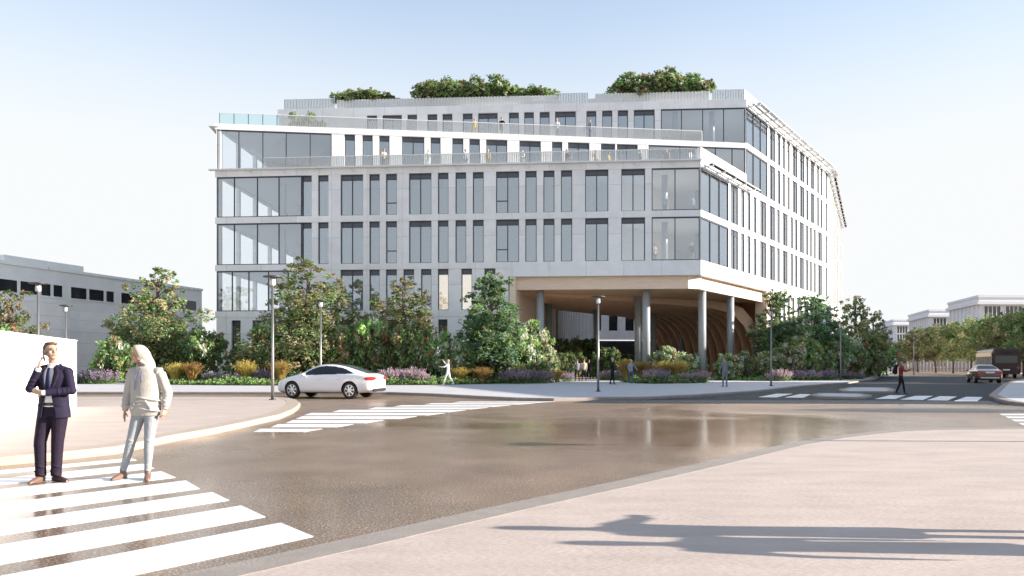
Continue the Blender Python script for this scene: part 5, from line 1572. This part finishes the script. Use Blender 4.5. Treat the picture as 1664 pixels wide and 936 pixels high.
# terrace people: a few bodies shared
TP = [W_(h=1.76, mats=('skin', 'cloth_beige', 'cloth_brown', 'leather_dark', 'hair_brown'), armL=(0.5, 0.2, 0.9)),
      W_(h=1.72, mats=('skin_pale', 'cloth_white', 'cloth_white', 'leather_tan', 'hair_blond'), female=True, armR=(0.3, 0.2, 1.2)),
      W_(h=1.80, mats=('skin', 'cloth_black', 'cloth_grey', 'leather_dark', 'hair_brown'), stride=0.2, armL=(0.6, 0.4, 0.6)),
      W_(h=1.70, mats=('skin_pale', 'cloth_gold', 'cloth_gold', 'leather_tan', 'hair_blond'), female=True),
      W_(h=1.74, mats=('skin', 'cloth_steel', 'cloth_denim', 'leather_dark', 'hair_brown'), stride=0.15)]
ZT4, ZT5 = 18.05, 22.05
tl = [(624, 62.9, ZT4, 0, 30, 'leftmost person on the lower terrace, in a beige top before a narrow window'),
      (696, 63.0, ZT4, 1, 10, 'person all in white on the lower terrace left of the middle'),
      (756, 63.0, ZT4, 4, 60, 'person in blue on the lower terrace beside the one in yellow'),
      (793, 62.9, ZT4, 3, 0, 'person in yellow at the railing of the lower terrace'),
      (849, 63.3, ZT4, 1, -40, 'person in white beside a double window on the lower terrace'),
      (921, 63.2, ZT4, 2, 80, 'person in a black top of the chatting pair on the lower terrace'),
      (929, 63.4, ZT4, 1, -80, 'person in white of the chatting pair on the lower terrace'),
      (968, 63.3, ZT4, 0, 15, 'person in a beige top right of the chatting pair on the lower terrace'),
      (989, 63.6, ZT4, 3, 60, 'person in yellow standing back against the wall of the lower terrace'),
      (1040, 63.2, ZT4, 4, 100, 'person in blue near the right end of the lower terrace'),
      (1083, 63.0, ZT4, 0, -20, 'person in beige at the glazed right end of the lower terrace'),
      (1122, 63.0, ZT4, 1, 30, 'rightmost person on the lower terrace, in white'),
      (771, 67.0, ZT5, 3, 20, 'person in yellow on the upper terrace'),
      (815, 67.0, ZT5, 2, 150, 'person in a black top on the upper terrace'),
      (905, 67.2, ZT5, 1, 0, 'person in white on the upper terrace'),
      (959, 67.4, ZT5, 4, -60, 'person in blue on the upper terrace'),
      (1081, 62.5, 14.0, 4, -20, 'person in blue inside the upper corner lounge, left of the pair'),
      (1126, 62.3, 14.0, 4, 40, 'person in blue inside the upper corner lounge, right of the pair'),
      (1064, 62.6, 9.93, 0, 30, 'person in beige inside the lower corner lounge, left of the pair'),
      (1124, 62.3, 9.93, 2, -40, 'person in a black top inside the lower corner lounge, right of the pair')]
for px, dep, z, k, f, lb in tl: place_person(TP[k].copy() if False else TP[k], (*AT(px, dep), z), f, lb, GTP if z > 16 else 'people in the corner lounges')

# ---------------------------------------------------------------- the two people on the near crossing
def T(m, pts, rad, tg, n=14, lat=None, ratio=1.0): m.tube(pts, rad, n, 0, tg, lat=lat, ratio=ratio, dense=0.02)
def face_parts(root, P, rot, s, hairm):
    for k in (-1, 1):
        m = MB(); m.ball(P(k * 0.031, -0.080, 0.000), Vector((0.013, 0.009, 0.008)) * s, rot=rot); e = m.build('eye', 'eye_white', root, origin=(0, 0, 0), smooth=True)
        m = MB(); m.ball(P(k * 0.031, -0.087, 0.000), Vector((0.006, 0.004, 0.006)) * s, rot=rot); m.build('pupil', 'eye_dark', e, origin=(0, 0, 0), smooth=True)
        m = MB(); m.tube([P(k * 0.014, -0.099, 0.020), P(k * 0.032, -0.097, 0.026), P(k * 0.050, -0.080, 0.019)], [0.004 * s, 0.006 * s, 0.003 * s], 6); m.build('eyebrow', hairm, root, origin=(0, 0, 0), smooth=True)
    m = MB(); m.tube([P(-0.024, -0.090, -0.059), P(0, -0.1005, -0.060), P(0.024, -0.090, -0.059)], [0.003 * s, 0.007 * s, 0.003 * s], 8); m.build('lips', 'lip', root, origin=(0, 0, 0), smooth=True)

def man():
    x0, y0 = AT(81, 9.64)
    root = thing('person', 'man in a dark navy suit, one arm folded, holding a phone to his ear', 'person', (x0, y0, 0.005))
    V = Vector
    shL, shR = V((-0.145, 0.01, 1.450)), V((0.232, 0.0, 1.432))
    elL, wrL = V((-0.185, -0.11, 1.215)), V((-0.050, -0.150, 1.480))
    elR, wrR = V((0.318, -0.055, 1.19)), V((0.045, -0.235, 1.165))
    hc = V((0.040, -0.035, 1.695)); yaw, pit = R(54), R(-9)
    hipL, hipR = V((-0.040, 0, 0.93)), V((0.135, 0, 0.93))
    knL, anL = V((-0.095, -0.05, 0.52)), V((-0.105, -0.02, 0.09))
    knR, anR = V((0.100, 0.0, 0.51)), V((0.070, 0.02, 0.09))
    # body: one skin
    m = MB()
    P, rot = head(m, hc, yaw, pit, 0.98)
    T(m, [(0.055, 0.015, 1.45), (0.05, 0.005, 1.53), (0.045, -0.015, 1.61)], [0.075, 0.058, 0.055], 0)
    T(m, [(0.05, 0.01, 0.92), (0.05, 0.0, 1.1), (0.055, 0.0, 1.3), (0.055, 0.01, 1.44)], [0.13, 0.12, 0.14, 0.10], 0, 16, (1, 0, 0), 0.6)
    for a, b, c in ((shL, elL, wrL), (shR, elR, wrR)): T(m, [a.lerp(V((0.055, 0.01, 1.42)), 0.6), a, a.lerp(b, .5), b, b.lerp(c, 0.3), c], [0.05, 0.046, 0.040, 0.036, 0.036, 0.026], 0)
    for a, b, c in ((hipL, knL, anL), (hipR, knR, anR)): T(m, [a, a.lerp(b, .5), b, b.lerp(c, .3), c, c - V((0, 0, 0.06))], [0.085, 0.072, 0.05, 0.05, 0.035, 0.04], 0)
    hand(m, wrL, V((0.16, 0.06, 0.98)), V((0.8, 0.55, 0)), 1.0, 0.42, 0, 1)
    hand(m, wrR, V((-0.97, 0.05, 0.22)), V((0.1, 0.9, 0.2)), 1.0, 0.45, 0, 1)
    link('body', remesh(m, 0.0062, ['skin_pale'], 'body', 2), root)
    face_parts(root, P, rot, 0.98, 'hair_brown')
    # hair swept back
    m = MB()
    def HB(p, r): m.ball(P(*p), Vector(r) * 0.98, 0, 0, rot, 16, 10)
    HB((0, 0.035, 0.060), (0.081, 0.088, 0.068)); HB((0, 0.070, 0.015), (0.076, 0.052, 0.070)); HB((0, -0.030, 0.100), (0.062, 0.055, 0.026))
    HB((0.030, -0.045, 0.095), (0.035, 0.035, 0.022)); HB((-0.035, 0.0, 0.105), (0.04, 0.06, 0.022))
    for k in (-1, 1): HB((k * 0.073, 0.028, 0.030), (0.014, 0.035, 0.045))
    link('hair', remesh(m, 0.007, ['hair_brown'], 'hair', 1), root)
    # shirt front and collar
    m = MB()
    T(m, [(0.050, -0.005, 0.97), (0.052, -0.01, 1.12), (0.055, -0.012, 1.30), (0.055, -0.005, 1.44), (0.052, 0.0, 1.50)], [0.152, 0.148, 0.165, 0.125, 0.07], 0, 20, (1, 0, 0), [0.70, 0.70, 0.72, 0.78, 1.0])
    T(m, [(0.052, 0.0, 1.49), (0.050, -0.004, 1.545)], [0.072, 0.068], 0)
    for a, b in ((elL.lerp(wrL, .80), wrL.lerp(elL, -0.02)), (elR.lerp(wrR, .85), wrR.lerp(elR, -0.02))): T(m, [a, b], [0.036, 0.034], 0)
    link('shirt', remesh(m, 0.0085, ['shirt_white'], 'shirt', 2), root)
    m = MB(); m.tube([(0.058, -0.112, 1.485), (0.060, -0.138, 1.42), (0.062, -0.150, 1.30), (0.062, -0.142, 1.12)], [0.017, 0.020, 0.030, 0.034], 8, lat=(1, 0, 0), ratio=0.22)
    m.build('tie', 'tie_blue', root, origin=(0, 0, 0), smooth=True)
    # jacket: shell of torso with an open front, plus sleeves
    m = MB()
    rings = []
    prof = [(0.835, 0.208, 0.145, 0.10), (0.92, 0.200, 0.142, 0.085), (1.04, 0.186, 0.132, 0.06), (1.16, 0.180, 0.128, 0.035), (1.27, 0.195, 0.132, 0.050), (1.37, 0.205, 0.132, 0.075), (1.445, 0.178, 0.115, 0.085), (1.495, 0.115, 0.090, 0.085)]
    n = 40
    for z, rx, ry, op in prof:
        a0 = math.asin(min(0.9, op / rx))
        outer, inner = [], []
        for j in range(n + 1):
            a = -math.pi / 2 + a0 + (2 * math.pi - 2 * a0) * j / n
            d = V((math.cos(a) * rx, math.sin(a) * ry, 0))
            outer.append(V((0.053, 0.0, z)) + d); inner.append(V((0.053, 0.0, z)) + d * 0.90)
        rings.append(outer + inner[::-1])
    dense = []
    for r0, r1 in zip(rings, rings[1:]):
        for q in range(4): dense.append([a.lerp(b, q / 4) for a, b in zip(r0, r1)])
    dense.append(rings[-1])
    m.loft(dense, 0, 0)
    for a, b, c in ((shL, elL, wrL), (shR, elR, wrR)):
        T(m, [a.lerp(V((0.055, 0.01, 1.44)), 0.5), a + V((0, 0, -0.005)), a.lerp(b, .4), b.lerp(a, .12), b, b.lerp(c, 0.3), c.lerp(b, 0.12)], [0.052, 0.064, 0.060, 0.055, 0.055, 0.052, 0.043], 0)
        m.ball(a + V((0, 0, -0.004)), (0.068, 0.070, 0.066)); m.ball(b, (0.058, 0.058, 0.058)); T(m, [V((0.055, 0.0, 1.475)).lerp(a, 0.25), a.lerp(V((0.055, 0.0, 1.475)), 0.35), a + V((0, 0, -0.01))], [0.060, 0.066, 0.062], 0)
    # folds at the elbows, pocket flaps and lapels
    for b, c in ((elL, wrL), (elR, wrR)):
        for q in (0.10, 0.26, 0.44):
            p = b.lerp(c, q); d = (c - b).normalized(); m.ball(p + V((0, -0.012, 0)), (0.050, 0.052, 0.016), 0, 0, d.to_track_quat('Z', 'Y').to_matrix())
    for s in (-1, 1): m.ball((0.053 + s * 0.125, -0.098, 1.0), (0.05, 0.02, 0.016), 0, 0, Matrix.Rotation(s * 0.6, 3, 'Z'))
    for s in (-1, 1):
        T(m, [(0.053 + s * 0.060, -0.085, 1.50), (0.053 + s * 0.105, -0.118, 1.43), (0.053 + s * 0.085, -0.135, 1.33), (0.053 + s * 0.040, -0.135, 1.20)], [0.020, 0.036, 0.030, 0.008], 0, 10, (1, 0, 0), 0.35)
        T(m, [(0.053 + s * 0.065, -0.06, 1.505), (0.053 + s * 0.085, 0.01, 1.52), (0.053, 0.085, 1.53)], [0.018, 0.018, 0.018], 0, 8)
    link('jacket', remesh(m, 0.0072, ['suit_navy'], 'jacket', 3), root)
    # trousers and belt
    m = MB()
    T(m, [(0.050, 0.0, 0.86), (0.050, 0.0, 0.95), (0.050, 0.0, 1.015)], [0.165, 0.165, 0.152], 0, 20, (1, 0, 0), 0.70)
    for a, b, c in ((hipL, knL, anL), (hipR, knR, anR)):
        T(m, [a, a.lerp(b, .35), b, b.lerp(c, .5), c.lerp(b, 0.12), c + V((0, 0.0, -0.02))], [0.102, 0.094, 0.074, 0.068, 0.064, 0.066], 0)
        for q, sg in ((0.97, 1), (0.85, -1), (0.72, 1), (0.06, -1)):
            p = b.lerp(c, q); m.ball(p + V((sg * 0.012, -0.016, 0)), (0.062, 0.060, 0.015), 0, 0, Matrix.Rotation(sg * 0.35, 3, 'Y'))
    link('trousers', remesh(m, 0.0085, ['trouser_plum'], 'trousers', 2), root)
    m = MB(); T(m, [(0.050, 0, 0.995), (0.050, 0, 1.032)], [0.160, 0.159], 0, 24, (1, 0, 0), 0.71); m.box(0.03, 0.075, -0.122, -0.105, 0.998, 1.03)
    m.build('belt', 'leather_dark', root, origin=(0, 0, 0), smooth=True)
    for an, d, mt in ((anL, V((-0.02, -1, 0)), 'leather_tan'), (anR, V((0.88, -0.45, 0)), 'leather_dark')):
        d.normalize(); m = MB()
        T(m, [an - d * 0.055 + V((0, 0, -0.052)), an + V((0, 0, -0.045)), an + d * 0.11 + V((0, 0, -0.055)), an + d * 0.19 + V((0, 0, -0.066)), an + d * 0.235 + V((0, 0, -0.072))], [0.034, 0.042, 0.046, 0.042, 0.022], 0, 14, tuple(V((-d.y, d.x, 0))), [0.95, 1.0, 0.72, 0.5, 0.5])
        T(m, [an + V((0, 0, 0.0)), an + V((0, 0, -0.055))], [0.04, 0.04], 0)
        T(m, [an - d * 0.065 + V((0, 0, -0.083)), an + d * 0.09 + V((0, 0, -0.086)), an + d * 0.24 + V((0, 0, -0.084))], [0.034, 0.043, 0.026], 0, 12, tuple(V((-d.y, d.x, 0))), 0.18)
        link('shoe', remesh(m, 0.007, [mt], 'shoe', 1), root)
    pr = V((-0.006, -0.118, 1.640))
    m = MB(); m.box(-0.035, 0.035, -0.0045, 0.0045, -0.07, 0.07)
    bm2 = bmesh.new(); me = m.mesh('phone', 'black_trim'); bm2.from_mesh(me); bmesh.ops.bevel(bm2, geom=bm2.edges[:], offset=0.003, segments=2, affect='EDGES'); bm2.to_mesh(me); bm2.free()
    ph = link('phone', me, None, Vector((x0, y0, 0.005)) + pr)
    ph.rotation_euler = (R(-6), R(14), R(42 + 90))
    tag(ph, 'black mobile phone held to the ear of the man in the suit', 'phone')
man()

def woman():
    x0, y0 = AT(217, 9.86)
    root = thing('person', 'woman in pale jeans and a cream sweatshirt with its hood up, facing the man', 'person', (x0, y0, 0.005))
    V = Vector
    cx = 0.165
    shL, shR = V((-0.012, 0.0, 1.425)), V((0.345, 0.0, 1.425))
    elL, wrL = V((-0.085, 0.03, 1.14)), V((-0.110, -0.01, 0.905))
    elR, wrR = V((0.445, 0.03, 1.14)), V((0.425, -0.02, 0.925))
    hc = V((0.085, -0.02, 1.655)); yaw, pit = R(-58), R(6)
    hipL, hipR = V((0.085, 0, 0.90)), V((0.245, 0, 0.90))
    knL, anL = V((-0.020, -0.03, 0.49)), V((-0.150, 0.02, 0.09))
    knR, anR = V((0.215, -0.02, 0.49)), V((0.190, 0.0, 0.09))
    m = MB()
    P, rot = head(m, hc, yaw, pit, 0.93)
    T(m, [(cx, 0.02, 1.42), (cx - 0.02, 0.01, 1.50), (0.115, 0.0, 1.58)], [0.07, 0.05, 0.048], 0)
    T(m, [(cx, 0, 0.90), (cx, 0, 1.06), (cx, 0, 1.28), (cx, 0.01, 1.42)], [0.14, 0.11, 0.13, 0.09], 0, 16, (1, 0, 0), 0.6)
    for a, b, c in ((shL, elL, wrL), (shR, elR, wrR)): T(m, [a.lerp(V((cx, 0, 1.4)), .6), a, a.lerp(b, .5), b, b.lerp(c, .3), c], [0.045, 0.042, 0.036, 0.032, 0.031, 0.022], 0)
    for a, b, c in ((hipL, knL, anL), (hipR, knR, anR)): T(m, [a, a.lerp(b, .5), b, b.lerp(c, .3), c, c - V((0, 0, 0.05))], [0.080, 0.068, 0.046, 0.046, 0.031, 0.034], 0)
    hand(m, wrL, V((-0.05, -0.12, -1)), V((0.9, 0.2, 0)), 0.92, 0.25, 0, -1)
    hand(m, wrR, V((-0.10, -0.18, -1)), V((-0.9, 0.3, 0)), 0.92, 0.95, 0, 1)
    link('body', remesh(m, 0.0062, ['skin_pale'], 'body', 2), root)
    face_parts(root, P, rot, 0.93, 'hair_blond')
    m = MB()
    def HB(p, r): m.ball(P(*p), Vector(r) * 0.93, 0, 0, rot, 16, 10)
    HB((0, -0.040, 0.092), (0.070, 0.055, 0.030)); HB((0, 0.02, 0.06), (0.082, 0.09, 0.065))
    for k in (-1, 1): HB((k * 0.070, -0.028, 0.03), (0.016, 0.035, 0.055)); HB((k * 0.072, -0.015, -0.03), (0.014, 0.028, 0.05))
    link('hair', remesh(m, 0.007, ['hair_blond'], 'hair', 1), root)
    # sweatshirt: loose torso, sleeves, ribbed hem and cuffs, hood open towards the face
    m = MB()
    T(m, [(cx, -0.005, 0.845), (cx, -0.005, 0.875), (cx, -0.01, 0.93), (cx, -0.01, 1.08), (cx, -0.005, 1.26), (cx, 0.0, 1.38), (cx, 0.005, 1.45), (cx - 0.005, 0.01, 1.50)], [0.188, 0.190, 0.205, 0.192, 0.190, 0.188, 0.145, 0.085], 0, 28, (1, 0, 0), [0.64, 0.64, 0.66, 0.68, 0.68, 0.66, 0.72, 0.95])
    for a, b, c in ((shL, elL, wrL), (shR, elR, wrR)):
        T(m, [a.lerp(V((cx, 0.0, 1.41)), 0.5), a, a.lerp(b, .45), b, b.lerp(c, .4), b.lerp(c, 0.80), b.lerp(c, 0.86), b.lerp(c, 0.99)], [0.060, 0.072, 0.068, 0.062, 0.058, 0.052, 0.038, 0.038], 0)
        for q, sg in ((0.05, 1), (0.25, -1), (0.45, 1), (0.66, -1), (-0.2, 1)):
            p = b.lerp(c, q); m.ball(p + V((0, -0.010, 0)), (0.062, 0.060, 0.014), 0, 0, Matrix.Rotation(sg * 0.4, 3, 'Y'))
    for q, sg in ((0.94, 1), (1.0, -1), (1.08, 1)):
        m.ball((cx + sg * 0.03, -0.04, q), (0.20, 0.125, 0.022), 0, 0, Matrix.Rotation(sg * 0.18, 3, 'Y'))
    T(m, [(cx - 0.13, -0.135, 0.94), (cx - 0.07, -0.146, 1.04), (cx + 0.07, -0.146, 1.04), (cx + 0.13, -0.135, 0.94)], [0.014, 0.014, 0.014, 0.014], 0, 8)
    # hood shell
    outer, nn = [], 26
    segs = [(-0.050, 0.098, 0.126, 0.002), (-0.020, 0.107, 0.136, 0.002), (0.02, 0.112, 0.138, 0.0), (0.065, 0.106, 0.128, -0.008), (0.105, 0.085, 0.100, -0.020), (0.135, 0.045, 0.050, -0.030)]
    for y_, rx, rz_, dz in segs:
        outer.append([P(math.cos(2 * math.pi * j / nn) * rx, y_ + 0.018 - 0.035 * math.sin(2 * math.pi * j / nn) * (1 if y_ < 0 else 0.3), math.sin(2 * math.pi * j / nn) * rz_ + dz + 0.008) for j in range(nn)])
    inner = [[p.lerp(P(0, segs[i][0] + 0.018, segs[i][3]), 0.13) for p in outer[i]] for i in range(4)]
    inner.append([p.lerp(P(0, 0.05, 0), 0.5) for p in outer[3]])
    full = inner[::-1] + outer
    dn = []
    for r0, r1 in zip(full, full[1:]):
        for q in range(3): dn.append([a.lerp(b, q / 3) for a, b in zip(r0, r1)])
    dn.append(full[-1])
    m.loft(dn, 0, 0)
    T(m, [P(0.01, 0.075, -0.045), (cx + 0.005, 0.050, 1.53), (cx + 0.01, 0.045, 1.44)], [0.078, 0.088, 0.10], 0, 16)
    for k in range(12):       # soft cowl round the neck where the hood joins
        a, b = 2 * math.pi * k / 12, 2 * math.pi * (k + 1) / 12
        q = lambda t: V((cx - 0.02 + 0.088 * math.cos(t), 0.0 + 0.078 * math.sin(t), 1.495 + 0.022 * math.sin(t)))
        m.tube([q(a), q(b)], 0.022, 10)
    for sx in (-1, 1): T(m, [P(sx * 0.088, -0.01, -0.085), V((cx - 0.02 + sx * 0.070, -0.03, 1.505))], [0.016, 0.024], 0, 10)
    link('sweatshirt', remesh(m, 0.0078, ['fleece_cream'], 'sweatshirt', 2), root)
    for k, (dx, L_) in enumerate(((-0.03, 0.24), (0.03, 0.15))):
        m = MB(); m.tube([(cx - 0.03 + dx, -0.115, 1.435), (cx - 0.03 + dx * 1.2, -0.146, 1.37), (cx - 0.03 + dx * 1.4, -0.150, 1.435 - L_)], [0.005, 0.0055, 0.006], 8); m.build('drawstring', 'cord_blue', root, origin=(0, 0, 0), smooth=True)
    m = MB()
    T(m, [(cx, 0, 0.83), (cx, 0, 0.90), (cx, 0, 0.97)], [0.155, 0.160, 0.145], 0, 20, (1, 0, 0), 0.68)
    for a, b, c in ((hipL, knL, anL), (hipR, knR, anR)):
        T(m, [a, a.lerp(b, .35), b, b.lerp(c, .28), b.lerp(c, .7), c + V((0, 0, 0.03))], [0.093, 0.083, 0.060, 0.060, 0.047, 0.043], 0)
        for q, sg in ((0.93, 1), (0.84, -1), (0.75, 1), (0.05, -1), (-0.08, 1)):
            p = b.lerp(c, q); r_ = 0.047 if q > 0.5 else 0.062; m.ball(p + V((0, -0.006, 0)), (r_, r_, 0.012), 0, 0, Matrix.Rotation(sg * 0.3, 3, 'Y'))
    link('jeans', remesh(m, 0.0078, ['denim_pale'], 'jeans', 2), root)
    for an, d in ((anL, V((-0.25, -1, 0))), (anR, V((0.45, -1, 0)))):
        d.normalize(); m = MB()
        T(m, [an - d * 0.05 + V((0, 0, -0.050)), an + V((0, 0, -0.04)), an + d * 0.10 + V((0, 0, -0.055)), an + d * 0.17 + V((0, 0, -0.066)), an + d * 0.205 + V((0, 0, -0.072))], [0.032, 0.040, 0.044, 0.040, 0.022], 0, 14, tuple(V((-d.y, d.x, 0))), [0.95, 1.0, 0.72, 0.5, 0.5])
        T(m, [an + V((0, 0, 0.045)), an + V((0, 0, -0.055))], [0.043, 0.041], 0)
        T(m, [an - d * 0.06 + V((0, 0, -0.083)), an + d * 0.08 + V((0, 0, -0.086)), an + d * 0.21 + V((0, 0, -0.084))], [0.033, 0.042, 0.026], 0, 12, tuple(V((-d.y, d.x, 0))), 0.18)
        link('shoe', remesh(m, 0.007, ['leather_tan'], 'shoe', 1), root)
woman()
